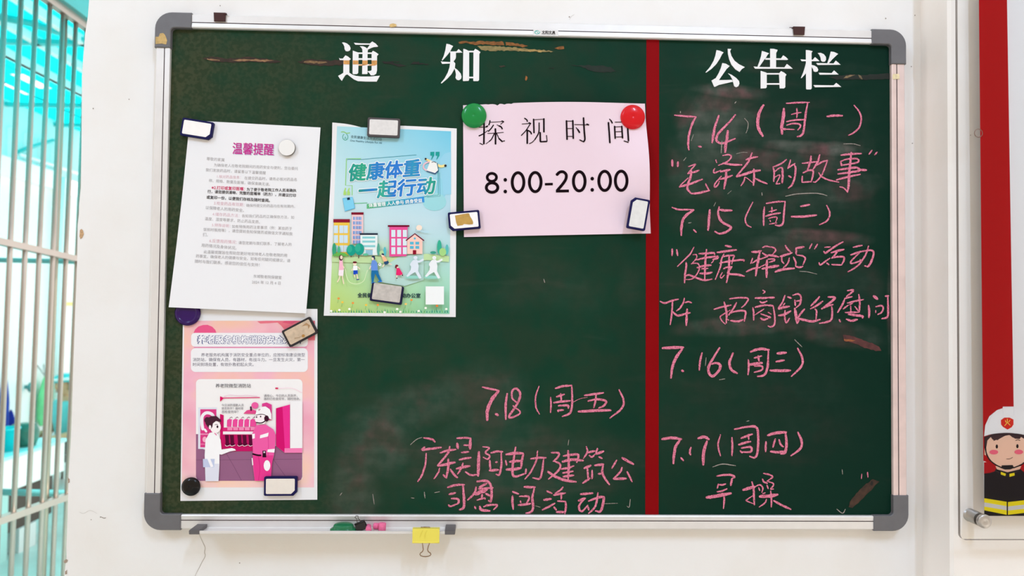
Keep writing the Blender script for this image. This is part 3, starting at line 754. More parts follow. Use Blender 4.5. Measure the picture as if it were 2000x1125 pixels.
writing('lowest pink chalk line on the left half', (800, 840, 6.617, '''
28:490,740 600,710 710,705; 34:690,710 700,850 705,960 690,1010 645,1030; 28:510,830 595,810; 28:540,885 620,890 635,930 610,960; 24:500,965 530,985 610,955; 32:870,665 960,655 1030,680 1060,780 1050,920 1020,910; 30:900,740 1000,690; 26:890,760 1080,745; 28:860,735 840,810 750,905; 50:850,830 920,800 1000,770; 28:980,820 1040,850; 24:940,830 930,880; 22:870,905 960,880 980,895;
22:840,985 855,1020; 34:905,985 930,1030 1040,1045; 26:955,990 1020,970 1130,970 1085,1030; 28:1330,795 1410,825; 30:1330,850 1330,930 1340,1025'''),
 (1010, 850, 7.033, '''32:95,710 250,715; 32:235,730 210,860 220,990 190,1055 120,1070; 26:30,840 150,840 160,880 130,930; 20:45,900 50,930; 32:15,960 100,950 185,940; 26:405,765 480,800; 24:630,710 600,750 520,800; 30:500,825 590,805 665,795; 24:610,800 605,880; 34:365,890 470,875; 28:345,1025 430,985 520,935; 28:505,985 540,1030; 26:555,905 660,910; 30:665,910 670,990 655,1080; 32:540,1055 650,1055;
34:870,810 1040,795; 34:840,900 940,865; 28:930,870 855,960 860,1030 900,1040 970,960; 26:975,980 985,1030; 34:980,905 1100,860 1180,850 1190,880 1150,1040 1075,1040; 28:1110,790 1090,920 1060,1000 980,1075'''))
writing('two small pink chalk ticks in the bottom right corner', (1500, 880, 6.25, '12:1145,285 1140,345; 14:1215,262 1220,328'))
writing(None, (1500, 280, 9.09, '18:310,940 500,900 800,885 950,900 1050,930; 14:1340,10 1500,8 1640,40'), (1300, 285, 10, '10:1380,155 1500,125 1600,130; 16:1880,910 1885,970; 12:400,225 350,290; 9:1210,940 1290,870'), (1300, 375, 10, '18:445,605 505,597; 12:940,280 980,200'),
        (1300, 190, 10, '12:545,725 500,850; 14:290,270 290,310; 16:1350,120 1380,80; 20:1100,850 1085,1090; 14:1540,410 1610,500 1600,620 1570,700'), (1500, 880, 6.25, '12:840,715 910,765 945,715; 8:905,230 910,290'), (1280, 820, 6.25, '12:700,575 820,540 980,560; 10:1110,20 1145,10'),
        (1010, 850, 7.033, '12:1510,975 1540,985 1555,880; 9:1200,940 1380,935; 8:250,970 320,990; 8:710,60 700,140'), (800, 840, 6.617, '10:10,190 90,120 160,95; 12:190,800 200,880; 9:320,810 390,795; 10:20,875 60,880'), (1500, 465, 9.09, '12:560,590 700,600 870,640'),
        (1280, 660, 6.25, '10:780,510 850,500; 10:1700,20 1790,110; 9:620,240 610,340'), (0, 0, 1, '1.6:1062,545 1064,552; 1.4:728,965 731,985; 1.3:664,968 668,962'), mt=faint, name='chalk_trace')
# ================================================================== PAPERS ON THE BOARD
class Sheet:
    def __init__(s, corners, y, disp=lambda u, v: 0.0, edge=None):
        s.c = [P(*c, y) for c in corners]; s.y = y; s.disp = disp; s.edge = edge or (lambda u, v: (u, v))
    def flat(s, u, v):
        a, b, c, d = s.c
        return a * (1-u)*(1-v) + b * u*(1-v) + c * u*v + d * (1-u)*v
    def uv(s, p):
        u = v = .5
        for _ in range(6):
            q = s.flat(u, v); e_ = 1e-3
            du = (s.flat(u + e_, v) - q) / e_; dv = (s.flat(u, v + e_) - q) / e_
            r = p - q; D = du.x * dv.z - du.z * dv.x
            u += (r.x * dv.z - r.z * dv.x) / D; v += (du.x * r.z - du.z * r.x) / D
        return u, v
    def surf(s, x, y, off=0.0):
        p = P(x, y, s.y); d = 0
        for _ in range(3):
            u, v = s.uv(p); d = s.disp(min(max(u, 0), 1), min(max(v, 0), 1)); p = P(x, y, s.y - d - off)
        return p
    def mesh(s, mm, n=40, u0=0, v0=0, u1=1, v1=1, off=0.0, back=True):
        m = MB(); g = {}
        for i in range(n + 1):
            for j in range(n + 1):
                u, v = s.edge(u0 + (u1 - u0) * i / n, v0 + (v1 - v0) * j / n)
                p = s.flat(u, v); p.y = s.y - s.disp(u, v) - off
                g[i, j] = len(m.v); m.v.append(p)
        k = m.mi_(mm)
        for i in range(n):
            for j in range(n):
                m.f.append((g[i, j], g[i, j+1], g[i+1, j+1], g[i+1, j])); m.mi.append(k); m.sm.append(True)
        return m
    def panel(s, quad, mm, n=24, off=.0001):
        """printed area given by four photo pixels, following the sheet"""
        m = MB(); g = {}; q = [Vector(a) for a in quad]
        for i in range(n + 1):
            for j in range(n + 1):
                u, v = i / n, j / n
                p = q[0]*(1-u)*(1-v) + q[1]*u*(1-v) + q[2]*u*v + q[3]*(1-u)*v
                g[i, j] = len(m.v); m.v.append(s.surf(p.x, p.y, off))
        k = m.mi_(mm)
        for i in range(n):
            for j in range(n):
                m.f.append((g[i, j], g[i, j+1], g[i+1, j+1], g[i+1, j])); m.mi.append(k); m.sm.append(True)
        return m
class Ink:
    """printed shapes on a sheet; later shapes lie a hair above earlier ones"""
    def __init__(s, sheet, z, base=.0002, step=.00003):
        s.m = MB(); s.sh = sheet.surf; s.z = z; s.o = base; s.st = step
    def nx(s): s.o += s.st; return s.o
    def poly(s, string, col):
        o = s.nx(); s.m.poly([s.sh(*p, o) for p in (pts(s.z, string) if isinstance(string, str) else [s.z(*q) for q in string])], col if not isinstance(col, tuple) else ink(col))
    def rect(s, x0, y0, x1, y1, col): s.poly([(x0, y0), (x1, y0), (x1, y1), (x0, y1)], col)
    def ell(s, cx, cy, rx, ry, col, n=16): s.poly(ell(cx, cy, rx, ry, n), col)
    def line(s, string, w_, col, smooth=True):
        a, b = s.z(0, 0), s.z(1, 0); k = b[0] - a[0]
        s.m.ribbon(pts(s.z, string), w_ * k, s.sh, s.nx(), ink(col), taper=(1, 1), smooth=smooth, wob=0)
    def text(s, body, p0, p1, col, **kw):
        k = s.z(1, 0)[0] - s.z(0, 0)[0]
        if kw.get('em'): kw['em'] *= k
        text(s.m, body, s.z(*p0), s.z(*p1), s.sh, s.nx(), col if not isinstance(col, tuple) else ink(col), **kw)
paper = mat('white_paper', (238, 236, 238), 0.6, 0, .3)

def ramp_mat(name, build):
    m = bpy.data.materials.new(name); m.use_nodes = True
    b = m.node_tree.nodes['Principled BSDF']; b.inputs['Roughness'].default_value = .5; b.inputs['Specular IOR Level'].default_value = .3
    m.node_tree.links.new(build(m.node_tree), b.inputs['Base Color']); return m
def cr(nt, fac, stops):
    n = nt.nodes.new('ShaderNodeValToRGB'); e_ = n.color_ramp.elements
    while len(e_) < len(stops): e_.new(.5)
    for q, (p_, c_) in zip(e_, stops): q.position = p_; q.color = rgb(c_)
    nt.links.new(fac, n.inputs[0]); return n.outputs[0]
def gen(nt, ax):
    t = nt.nodes.new('ShaderNodeTexCoord'); s_ = nt.nodes.new('ShaderNodeSeparateXYZ')
    nt.links.new(t.outputs['Generated'], s_.inputs[0]); return s_.outputs[ax]
def mixn(nt, f, a, b_):
    n = nt.nodes.new('ShaderNodeMix'); n.data_type = 'RGBA'
    for i, v in ((0, f), (6, a), (7, b_)):
        if hasattr(v, 'links') or hasattr(v, 'is_output'): nt.links.new(v, n.inputs[i])
        else: n.inputs[i].default_value = v
    return n.outputs[2]

# ---------- fire-safety poster, lower left
fp = Sheet([(357.5, 600), (620, 603.5), (619.7, 976), (352.3, 978.4)], YB - .0006, lambda u, v: 0.0)
root = thing('poster', 'pink fire-safety poster with two cartoon figures, lowest sheet on the left', 'poster', P(486, 978, YB - .0006))
fp.mesh(paper, 24).build('sheet', root)
def fbg(nt):
    g = nt.nodes.new('ShaderNodeNewGeometry'); n = nt.nodes.new('ShaderNodeTexNoise'); n.inputs['Scale'].default_value = 14; n.inputs['Detail'].default_value = 2
    nt.links.new(g.outputs['Position'], n.inputs['Vector'])
    a = cr(nt, n.outputs['Fac'], [(.3, (250, 200, 165)), (.45, (248, 196, 190)), (.55, (246, 186, 205)), (.7, (240, 160, 190))])
    return mixn(nt, .25, a, cr(nt, gen(nt, 2), [(0, (255, 240, 225)), (.15, (250, 215, 195)), (.6, (245, 175, 195)), (1, (245, 190, 160))]))
fp.panel([(360, 626.5), (614, 626.5), (613.5, 952), (355, 952)], ramp_mat('pink_print', fbg)).build('printed_background', root)
a = Ink(fp, zz(320, 590, 5.625))
a.poly('325,340 345,300 380,268 430,252 480,250 530,270 565,305 578,340', (236, 92, 140)); a.poly('1025,212 1120,205 1500,205 1660,205 1660,420 1600,420 1400,330 1330,310 1290,260 1250,225 1150,232 1060,236', (236, 120, 135))
a.poly('1330,205 1470,208 1400,240 1300,225', (228, 92, 122))
a.rect(330, 488, 1570, 506, (226, 150, 180))
a.poly(rrect(300, 338, 1582, 490, 40), (243, 240, 243)); a.poly(rrect(297, 506, 1582, 768, 50), (243, 240, 243))
a.m.build('printed_panel', root)
a = Ink(fp, zz(320, 590, 5.625), .0005)
a.text('养老服务机构消防安全须知', (368, 412), (1500, 414), (40, 52, 124), bold=1.05); a.text('养老服务机构消防安全须知', (374, 412), (1494, 414), (250, 248, 252), bold=.4)
a.m.build('heading', root)
a = Ink(fp, zz(320, 590, 5.625), .0005); gy = (120, 116, 132)
a.text('养老服务机构属于消防安全重点单位的，应按标准建设微型', (410, 580), (1550, 580), gy); a.text('消防站，确保有人员，有器材，有战斗力。一旦发生火灾，第一', (318, 632), (1548, 632), gy); a.text('时间到场处置，有效扑救初起火灾。', (318, 685), (985, 685), gy)
a.m.build('body_text', root)
a = Ink(fp, zz(320, 730, 4.328), .0003)
a.poly(rrect(272, 45, 1172, 905, 36), (246, 242, 242))
a.poly('272,510 300,510 300,628 345,640 500,648 750,648 948,610 1020,664 1170,668 1170,870 1160,895 1136,905 308,905 282,895 272,870', (152, 100, 134))
a.line('520,660 590,780 655,900', 3, (112, 72, 104)); a.line('920,715 980,800 1045,890', 3, (112, 72, 104)); a.line('272,728 500,728 1170,722', 3, (122, 82, 112))
a.rect(290, 285, 450, 635, (226, 228, 240)); a.rect(308, 300, 444, 622, (222, 62, 134)); a.rect(308, 505, 444, 516, (240, 150, 190)); a.rect(310, 590, 444, 600, (236, 120, 170))
a.line('330,470 322,420 325,360 360,330 410,345 425,400', 26, (246, 240, 246)); a.line('345,470 360,490', 18, (246, 240, 246)); a.ell(345, 555, 18, 24, (250, 180, 205))
a.poly('475,340 506,350 506,655 475,650', (208, 24, 104)); a.rect(500, 455, 775, 490, (222, 44, 122)); a.rect(500, 510, 760, 655, (200, 24, 100)); a.rect(500, 488, 775, 512, (246, 238, 244))
for k in range(5):
    x = 535 + k * 49
    a.poly('%d,392 %d,380 %d,390 %d,446 %d,446' % (x, x + 18, x + 48, x + 50, x - 2), (238, 78, 156)); a.line('%d,375 %d,366 %d,372' % (x + 22, x + 36, x + 44), 4, (120, 60, 90)); a.line('%d,392 %d,448' % (x - 5, x - 8), 8, (250, 244, 248))
    a.rect(x + 2, 448, x + 44, 478, (246, 140, 186))
for x in (520, 562, 625, 668, 718):
    a.poly('%d,518 %d,518 %d,580 %d,600 %d,610 %d,600 %d,570' % (x - 4, x + 28, x + 30, x + 40, x + 12, x, x + 2), (88, 14, 52)); a.line('%d,602 %d,612 %d,602' % (x - 2, x + 12, x + 42), 4, (250, 238, 244))
a.ell(770, 268, 30, 28, (238, 96, 164)); a.poly('672,338 700,310 745,300 780,312 776,340', (226, 78, 140)); a.line('735,280 738,310', 14, (70, 30, 56)); a.poly('830,252 870,243 912,262 912,392 830,392', (222, 66, 146))
a.poly('475,190 508,205 475,236', (220, 24, 100)); a.line('500,205 650,203 810,201', 7, (222, 40, 112)); a.line('510,190 560,180 640,186 700,182 790,190', 3, (230, 180, 205)); a.line('945,123 965,123', 12, (214, 30, 90)); a.line('965,124 1080,122 1168,160', 3, (246, 200, 220))
a.poly('948,292 1066,260 1066,630 1170,628 1170,666 1020,666 948,610', (238, 52, 146)); a.poly('948,292 1002,278 1024,664 948,610', (214, 22, 112)); a.rect(1068, 232, 1170, 630, (246, 243, 245)); a.poly('1020,630 1170,628 1170,668 1020,668', (246, 130, 184))
# person on the left of the picture
a.poly('385,500 430,490 462,512 480,560 488,640 575,628 600,636 610,648 560,656 488,684 470,680 470,760 462,908 352,908 345,690 352,560', (250, 248, 250)); a.poly('350,760 466,760 462,908 352,908', (226, 226, 240)); a.poly('330,720 430,720 425,790 332,790', (196, 204, 232)); a.poly('366,716 392,716 420,785 396,790', (250, 246, 250))
a.ell(436, 450, 46, 52, (252, 242, 244)); a.poly('352,420 362,380 400,358 445,358 482,390 482,408 440,400 415,420 410,450 395,470 372,450', (72, 36, 52)); a.ell(366, 392, 24, 26, (72, 36, 52)); a.ell(390, 452, 10, 18, (252, 240, 244)); a.ell(453, 448, 8, 11, (50, 26, 40)); a.line('432,432 444,428 456,432', 4, (70, 36, 50)); a.line('430,503 445,518', 8, (236, 120, 170))
# firefighter on the right of the picture
a.poly('780,436 860,428 925,470 946,520 942,600 930,690 912,760 905,905 768,905 752,770 752,640 745,512', (242, 96, 168)); a.poly('752,690 925,690 912,780 905,905 768,905', (236, 62, 146)); a.line('800,700 812,800 800,900', 4, (212, 40, 120)); a.line('880,520 884,600 880,690', 4, (222, 60, 140))
a.poly('814,520 886,497 880,530 812,546', (252, 246, 250)); a.poly('746,510 769,506 769,545 748,550', (252, 246, 250)); a.poly('878,640 938,634 934,666 874,662', (252, 246, 250)); a.line('752,678 790,688 820,690', 14, (40, 14, 30)); a.poly('835,650 862,650 866,706 834,706', (46, 18, 36)); a.rect(842, 656, 856, 670, (220, 200, 214))
a.ell(872, 776, 28, 46, (252, 248, 250)); a.poly('742,712 750,712 756,770 748,776', (252, 248, 250))
a.poly('778,348 862,345 872,385 850,425 800,424 772,400 770,380', (252, 240, 244)); a.poly('772,352 785,306 820,280 860,276 895,300 908,340 909,388 885,376 860,350 820,344', (248, 246, 248)); a.line('778,350 820,342 858,350 884,378', 5, (60, 30, 46)); a.line('782,412 820,416 852,402 872,372', 9, (40, 18, 32)); a.ell(868, 378, 20, 26, (62, 24, 44)); a.ell(784, 366, 5, 8, (40, 20, 30)); a.ell(818, 362, 5, 8, (40, 20, 30)); a.line('802,308 812,300', 12, (196, 170, 170))
a.m.build('printed_picture', root)
a = Ink(fp, zz(320, 730, 4.328), .0014); g2 = (112, 104, 112)
a.text('养老院微型消防站', (437, 101), (735, 101), (84, 80, 86)); a.text('请放心，今日的人员到齐，', (845, 185), (1128, 185), g2); a.text('器材已检查完毕，随时待命。', (845, 212), (1152, 212), g2)
a.text('今日消防值勤人员', (488, 265), (675, 265), g2); a.text('是否到齐？器材是', (488, 293), (672, 293), g2); a.text('否检查完毕？', (488, 322), (630, 322), g2)
a.m.build('caption_text', root)

# ---------- medicine notice, top left; its foot hangs over a magnet
def nd(u, v):
    return .0016 + .0088 * max(0, (v - .35) / .65) ** 1.6 * (1 - .25 * u) + .002 * math.sin(3 * u + 1) * (1 - v) * v
ns = Sheet([(370.7, 235), (626.1, 249), (597.7, 612), (329.4, 600)], YB, nd)
def fix_corners(sh, px):
    # flat corners chosen so that the curled sheet shows its corners where the photo does
    out = []
    for (x, y), (u, v) in zip(px, ((0, 0), (1, 0), (1, 1), (0, 1))): q = P(x, y, sh.y - sh.disp(u, v)); q.y = sh.y; out.append(q)
    sh.c = out
fix_corners(ns, [(370.7, 235), (626.1, 249), (597.7, 612), (329.4, 600)])
root = thing('notice', 'white typed notice with a magenta heading, tilted at the top left of the board', 'notice', P(463, 606, YB - .008))
ns.mesh(paper, 30).build('sheet', root)
a = Ink(ns, zz(320, 220, 5.625))
a.text('温馨提醒', (762, 398), (1214, 412), (186, 176, 204), yscale=1.2, bold=.3); a.text('温馨提醒', (756, 391), (1206, 406), (200, 44, 138), yscale=1.2, bold=.28)
a.m.build('heading', root)
gr = (178, 174, 176); pk = (226, 188, 198); bk = (64, 60, 64); mg = (214, 52, 108)
a = Ink(ns, zz(320, 220, 5.625)); b = Ink(ns, zz(320, 400, 5.1125))
for q in ((a, '尊敬的家属', (470, 505), (665, 520), gr), (a, '为确保老人在敬老院期间的用药安全与便利，您在委托', (550, 575), (1475, 615), gr), (a, '我们发放药品时，请留意以下温馨提醒', (460, 628), (1120, 662), gr),
    (a, '1.核对药品信息：', (585, 700), (845, 712), pk), (a, '在提交药品时，请务必核对药品名', (885, 718), (1460, 735), gr), (a, '称、规格、数量及医嘱，确保准确无误。', (495, 745), (1165, 788), gr),
    (a, '※2.打印或复印医嘱：', (525, 822), (890, 838), mg), (a, '为了便于敬老院工作人员准确执', (910, 843), (1455, 855), bk), (a, '行，请您提供清晰、完整的医嘱单（药方），并建议打印', (480, 865), (1450, 910), bk), (a, '或复印一份，以便我们存档及随时查阅。', (470, 928), (1165, 965), bk),
    (a, '3.检查药品有效期：', (550, 992), (885, 1012), pk), (a, '确保所提交的药品均在有效期内，', (905, 1018), (1440, 1030), gr), (a, '以保障老人的用药安全。', (460, 1042), (880, 1074), gr),
    (b, '4.储存药品方法：', (485, 92), (755, 108), pk), (b, '告知我们药品的正确保存方法，如', (780, 110), (1300, 125), gr), (b, '温度、湿度等要求，防止药品变质。', (410, 138), (960, 172), gr),
    (b, '5.特殊说明：', (480, 200), (665, 212), pk), (b, '如有特殊用药注意事项（例：某些药于', (680, 215), (1280, 238), gr), (b, '饭前时服用等），请您提前告知保健员或微信文字通知我', (395, 245), (1285, 290), gr), (b, '们。', (388, 296), (440, 300), gr),
    (b, '6.反馈用药情况：', (455, 357), (730, 374), pk), (b, '请您定期与我们联系，了解老人的', (745, 378), (1275, 395), gr), (b, '用药情况及身体状况。', (375, 402), (725, 432), gr),
    (b, '此温馨提醒旨在帮助您更好地安排老人在敬老院的用', (398, 468), (1230, 505), gr), (b, '药事宜，确保老人的健康与安全。如有任何疑问或建议，请', (320, 510), (1262, 558), gr), (b, '随时与我们联系。感谢您的信任与支持！', (310, 562), (955, 600), gr),
    (b, '东城敬老院保健室', (895, 712), (1175, 726), gr), (b, '2024 年 12 月 4 日', (880, 770), (1165, 782), gr)):
    q[0].text(*q[1:], bold=.1 if q[4] in (bk, mg) else 0)
a.m.v += []; base = len(a.m.v)
for f, k in zip(b.m.f, b.m.mi):
    a.m.f.append(tuple(i + base for i in f)); a.m.mi.append(a.m.mi_(b.m.mats[k])); a.m.sm.append(False)
a.m.v += b.m.v
a.m.build('body_text', root)

# ---------- green health poster
def gd(u, v): return .0012 + .008 * max(0, 1 - u / .33) ** 2 * max(0, 1 - v / .3) ** 2
gs = Sheet([(649, 239.2), (892, 251), (890, 619.2), (632.3, 616.6)], YB, gd)
gpx = [(649, 239.2), (892, 251), (890, 619.2), (632.3, 616.6)]
fix_corners(gs, gpx)
def gedge(u, v):
    dip = .022 * math.exp(-((u - .3) / .13) ** 2) - .004 * math.sin(3.1 * u)
    return u, v + dip * (1 - v) ** 6
gs.edge = gedge
root = thing('poster', 'pale blue and green healthy-living poster in the middle of the sheets', 'poster', P(761, 618, YB))
gs.mesh(paper, 36).build('sheet', root)
def gbg(nt):
    x = gen(nt, 0); z_ = gen(nt, 2)
    A = cr(nt, z_, [(0, (196, 216, 112)), (.18, (184, 220, 140)), (.36, (214, 232, 190)), (.42, (205, 228, 230)), (.7, (200, 228, 234)), (1, (178, 222, 230))])
    B = cr(nt, z_, [(0, (134, 206, 170)), (.16, (170, 222, 200)), (.36, (182, 222, 226)), (.5, (196, 224, 234)), (.75, (150, 212, 232)), (1, (112, 200, 228))])
    return mixn(nt, x, A, B)
gs.panel([(658.4, 246.5), (881, 256.4), (877.9, 613.3), (644.3, 610.4)], ramp_mat('sky_and_lawn_print', gbg)).build('printed_background', root)
a = Ink(gs, zz(630, 220, 5.626), .0003)
a.line(' '.join('%f,%f' % p for p in ell(250, 268, 29, 34, 14, -1.2, 4.6)), 6, (60, 160, 130)); a.line('205,213 235,212 262,226 300,222', 8, (150, 205, 90)); a.line('250,265 250,280', 6, (60, 160, 130)); a.line('240,290 250,276 262,290', 4, (60, 160, 130))
a.text('全民健康生活方式行动', (310, 262), (650, 296), (52, 84, 96)); a.text('One Healthy Lifestyle For All', (303, 304), (652, 332), (52, 96, 110))
a.m.build('logo', root)
a = Ink(gs, zz(630, 220, 5.626), .0003)
a.ell(1250, 840, 120, 130, (150, 212, 230)); a.poly('1290,520 1340,450 1412,430 1412,900 1330,900', (156, 212, 234)); a.ell(1230, 980, 130, 100, (160, 218, 224))
a.line('325,905 325,800 253,800 262,506 420,506', 9, (150, 214, 124), smooth=False); a.line('275,520 275,512 440,514 560,502 1030,464', 5, (58, 148, 164), smooth=False); a.line('1270,640 1272,905 1115,925', 6, (44, 156, 150), smooth=False); a.line('1284,660 1292,918 1150,930', 4, (44, 130, 150), smooth=False); a.line('350,998 490,992', 8, (110, 196, 150), smooth=False)
for dx in (0, 58): a.poly('%d,432 %d,430 %d,472 %d,512 %d,515 %d,472 %d,472' % (1185 + dx, 1228 + dx, 1226 + dx, 1200 + dx, 1192 + dx, 1206 + dx, 1184 + dx), (38, 158, 150))
for dx in (0, 40): a.poly('%d,905 %d,905 %d,868 %d,866 %d,828 %d,826 %d,866' % (228 + dx, 260 + dx, 262 + dx, 250 + dx, 260 + dx, 248 + dx, 232 + dx), (176, 220, 118))
a.m.build('printed_frame', root)
def grad(c):
    return ramp_mat('title_gradient', lambda nt: cr(nt, gen(nt, 0), c))
T1 = grad([(0, (22, 150, 140)), (.22, (40, 168, 130)), (.34, (30, 130, 200)), (.7, (36, 120, 210)), (.9, (40, 150, 190)), (1, (30, 120, 210))])
T2 = grad([(0, (30, 150, 130)), (.18, (28, 120, 205)), (.3, (50, 176, 140)), (.45, (30, 120, 205)), (.8, (30, 128, 210)), (.92, (34, 164, 140)), (1, (34, 150, 140))])
a = Ink(gs, zz(630, 220, 5.626), .0008)
a.text('健康体重', (294, 661), (1082, 603), (240, 246, 248), shear=.18, bold=2.7); a.text('一起行动', (400, 861), (1242, 797), (240, 246, 248), shear=.18, bold=2.7, em=198)
a.m.build('title_outline', root)
for tx, p0, p1, mm in (('健康体重', (294, 661), (1082, 603), T1), ('一起行动', (400, 861), (1242, 797), T2)):
    a = Ink(gs, zz(630, 220, 5.626), .0011); a.text(tx, p0, p1, mm, shear=.18, bold=1.1, em=198 if tx[0] == '一' else None); a.m.build('title', root)
a = Ink(gs, zz(630, 220, 5.626), .0004)
a.poly('485,1005 1115,920 1120,985 486,1056', ramp_mat('banner_gradient', lambda nt: cr(nt, gen(nt, 0), [(0, (92, 184, 120)), (.5, (52, 164, 190)), (1, (48, 146, 220))])))
a.m.build('banner', root)
a = Ink(gs, zz(630, 220, 5.626), .0008); a.text('体重管理 人人参与 终身受益', (508, 1020), (1094, 962), (244, 250, 250), bold=.2); a.m.build('banner_text', root)
a = Ink(gs, zz(630, 220, 5.626), .0012)
a.line('1150,640 1112,610 1115,570 1150,545 1185,540', 16, (240, 190, 200)); a.line('1265,575 1300,590 1345,580', 26, (250, 226, 150)); a.ell(1350, 583, 14, 13, (44, 40, 48)); a.line('1133,510 1190,535', 20, (250, 218, 150)); a.ell(1133, 508, 11, 11, (44, 40, 48))
a.poly('1185,528 1265,555 1278,640 1238,678 1140,646', (60, 90, 130)); a.poly('1185,525 1258,548 1272,630 1236,664 1143,636', (242, 240, 236)); a.line('1200,545 1225,540 1250,552', 7, (70, 70, 80)); a.line('1258,555 1275,645', 6, (50, 120, 130))
a.poly('220,940 330,926 357,1050 246,1086', (96, 186, 226)); a.poly('226,950 330,930 350,1046 246,1078', (130, 208, 238)); a.poly('268,936 298,930 303,956 272,962', (30, 40, 66))
z6 = zz(630, 410, 5.115); a.z = z6
a.poly('92,460 300,470 520,462 700,476 860,455 1040,438 1265,462 1262,520 1040,500 800,540 500,530 92,520', (198, 226, 168)); a.poly('760,470 900,448 1010,440 1010,700 820,760 560,720 560,600', (188, 222, 214))
a.rect(112, 120, 270, 452, (240, 198, 78)); a.rect(108, 92, 273, 126, (142, 28, 52))
for x in (114, 168, 212):
    for y in ((155, 232), (252, 330), (354, 420)): a.rect(x, y[0], x + 40, y[1], (206, 226, 240))
a.rect(292, 46, 406, 338, (246, 204, 206)); a.rect(287, 24, 410, 48, (126, 24, 44))
for y in (68, 114, 160, 210, 258, 304):
    for x in (305, 337, 365): a.rect(x, y, x + 10, y + 32, (110, 150, 214)); a.rect(x + 12, y, x + 24, y + 32, (150, 186, 232))
a.rect(378, 248, 548, 452, (234, 242, 242)); a.rect(372, 232, 552, 250, (38, 46, 62))
for y in (266, 306, 352): a.rect(398, y, 526, y + 20, (140, 208, 212))
a.rect(430, 398, 500, 450, (150, 196, 214)); a.rect(425, 392, 505, 398, (230, 190, 170))
a.poly('668,168 850,168 838,462 668,466', (234, 84, 152)); a.rect(652, 152, 868, 170, (118, 20, 48))
for x, x2 in ((687, 727), (745, 785), (802, 842)):
    for y in (200, 286, 372): a.rect(x, y, x2, y + 70, (220, 234, 242))
a.ell(965, 178, 30, 28, (250, 228, 210)); a.line('940,205 1060,220', 10, (190, 224, 236))
a.poly('845,302 922,240 998,302 998,440 845,440', (250, 206, 192)); a.line('835,305 922,238 1012,306', 12, (118, 22, 52), smooth=False); a.ell(921, 285, 11, 11, (90, 184, 214))
for x, y in ((873, 318), (928, 318), (873, 360), (928, 360)): a.rect(x, y, x + 37, y + 28, (90, 184, 214))
a.rect(902, 402, 936, 444, (144, 22, 44))
for cx, cy, rx, ry, c in ((117, 398, 21, 68, (58, 160, 122)), (163, 412, 15, 52, (80, 180, 140)), (558, 395, 15, 62, (92, 170, 150)), (622, 415, 15, 46, (92, 190, 200)), (1167, 372, 23, 72, (60, 176, 146)), (1243, 396, 16, 52, (96, 190, 186)), (1200, 420, 35, 40, (168, 216, 136)), (590, 430, 22, 26, (180, 214, 160))): a.ell(cx, cy, rx, ry, c)
a.poly('96,462 120,436 170,424 220,430 262,462', (104, 180, 84)); a.line('285,440 284,470', 8, (80, 60, 60)); a.line('362,440 361,482', 8, (80, 50, 60))
for cx, cy, rx, ry, c in ((286, 402, 47, 56, (30, 158, 138)), (368, 392, 48, 60, (34, 160, 140)), (270, 390, 26, 36, (52, 176, 148)), (352, 380, 28, 40, (52, 176, 148)), (1105, 426, 30, 14, (70, 160, 140)), (430, 446, 28, 12, (100, 190, 150))): a.ell(cx, cy, rx, ry, c)
sk = (250, 222, 200)
a.line('228,590 240,660 270,720 340,740 410,710 435,640 450,600', 5, (230, 240, 200))
a.line('175,655 165,690 148,720', 10, sk); a.line('196,655 204,700 212,738', 10, sk); a.poly('170,500 198,500 212,600 206,660 158,655 162,600', (248, 232, 240)); a.poly('168,505 200,505 210,600 164,600', (250, 186, 206)); a.ell(184, 478, 20, 30, (84, 40, 60)); a.ell(188, 474, 13, 19, sk); a.line('205,560 216,580', 8, sk)
a.line('318,640 322,672', 10, sk); a.line('342,640 352,692', 10, sk); a.line('340,696 364,694', 9, (30, 60, 140)); a.line('300,588 290,605', 9, sk); a.line('352,570 372,590', 9, sk); a.poly('306,558 346,558 350,606 304,606', (250, 250, 252)); a.poly('308,604 350,602 352,640 332,640 326,646 308,644', (30, 76, 196)); a.ell(322, 540, 17, 17, sk); a.poly('300,530 308,514 335,514 347,528 325,534', (110, 40, 48))
a.poly('488,603 552,603 562,640 590,705 570,716 525,635 520,660 510,725 490,722 484,660', (34, 112, 166)); a.poly('494,505 520,498 545,525 553,605 488,605 480,565', (108, 148, 222)); a.ell(506, 484, 16, 18, sk); a.poly('486,470 500,458 522,462 526,490 512,500 512,478', (32, 52, 82)); a.line('482,560 470,590', 9, sk); a.line('490,730 524,728', 11, (24, 112, 214)); a.line('556,718 592,712', 11, (24, 112, 214))
a.ell(572, 544, 15, 15, (250, 250, 250)); a.ell(570, 542, 5, 5, (60, 60, 70)); a.line('650,530 690,545', 10, sk); a.line('620,540 600,570', 10, sk); a.poly('590,465 620,460 645,500 640,520 612,520', (250, 190, 150)); a.ell(601, 452, 15, 16, sk); a.poly('586,445 598,432 616,442 612,455', (34, 44, 84)); a.poly('612,518 655,508 664,530 640,546 618,546', (44, 80, 118))
a.line('745,650 738,680', 9, sk); a.line('780,640 796,655', 9, sk); a.ell(745, 566, 16, 16, sk); a.poly('722,575 728,550 748,546 760,560 742,570 736,590', (112, 36, 46)); a.poly('740,580 766,580 802,640 770,655 734,650', (238, 44, 112)); a.ell(742, 682, 9, 5, (70, 20, 30)); a.ell(798, 652, 6, 8, (70, 20, 30))
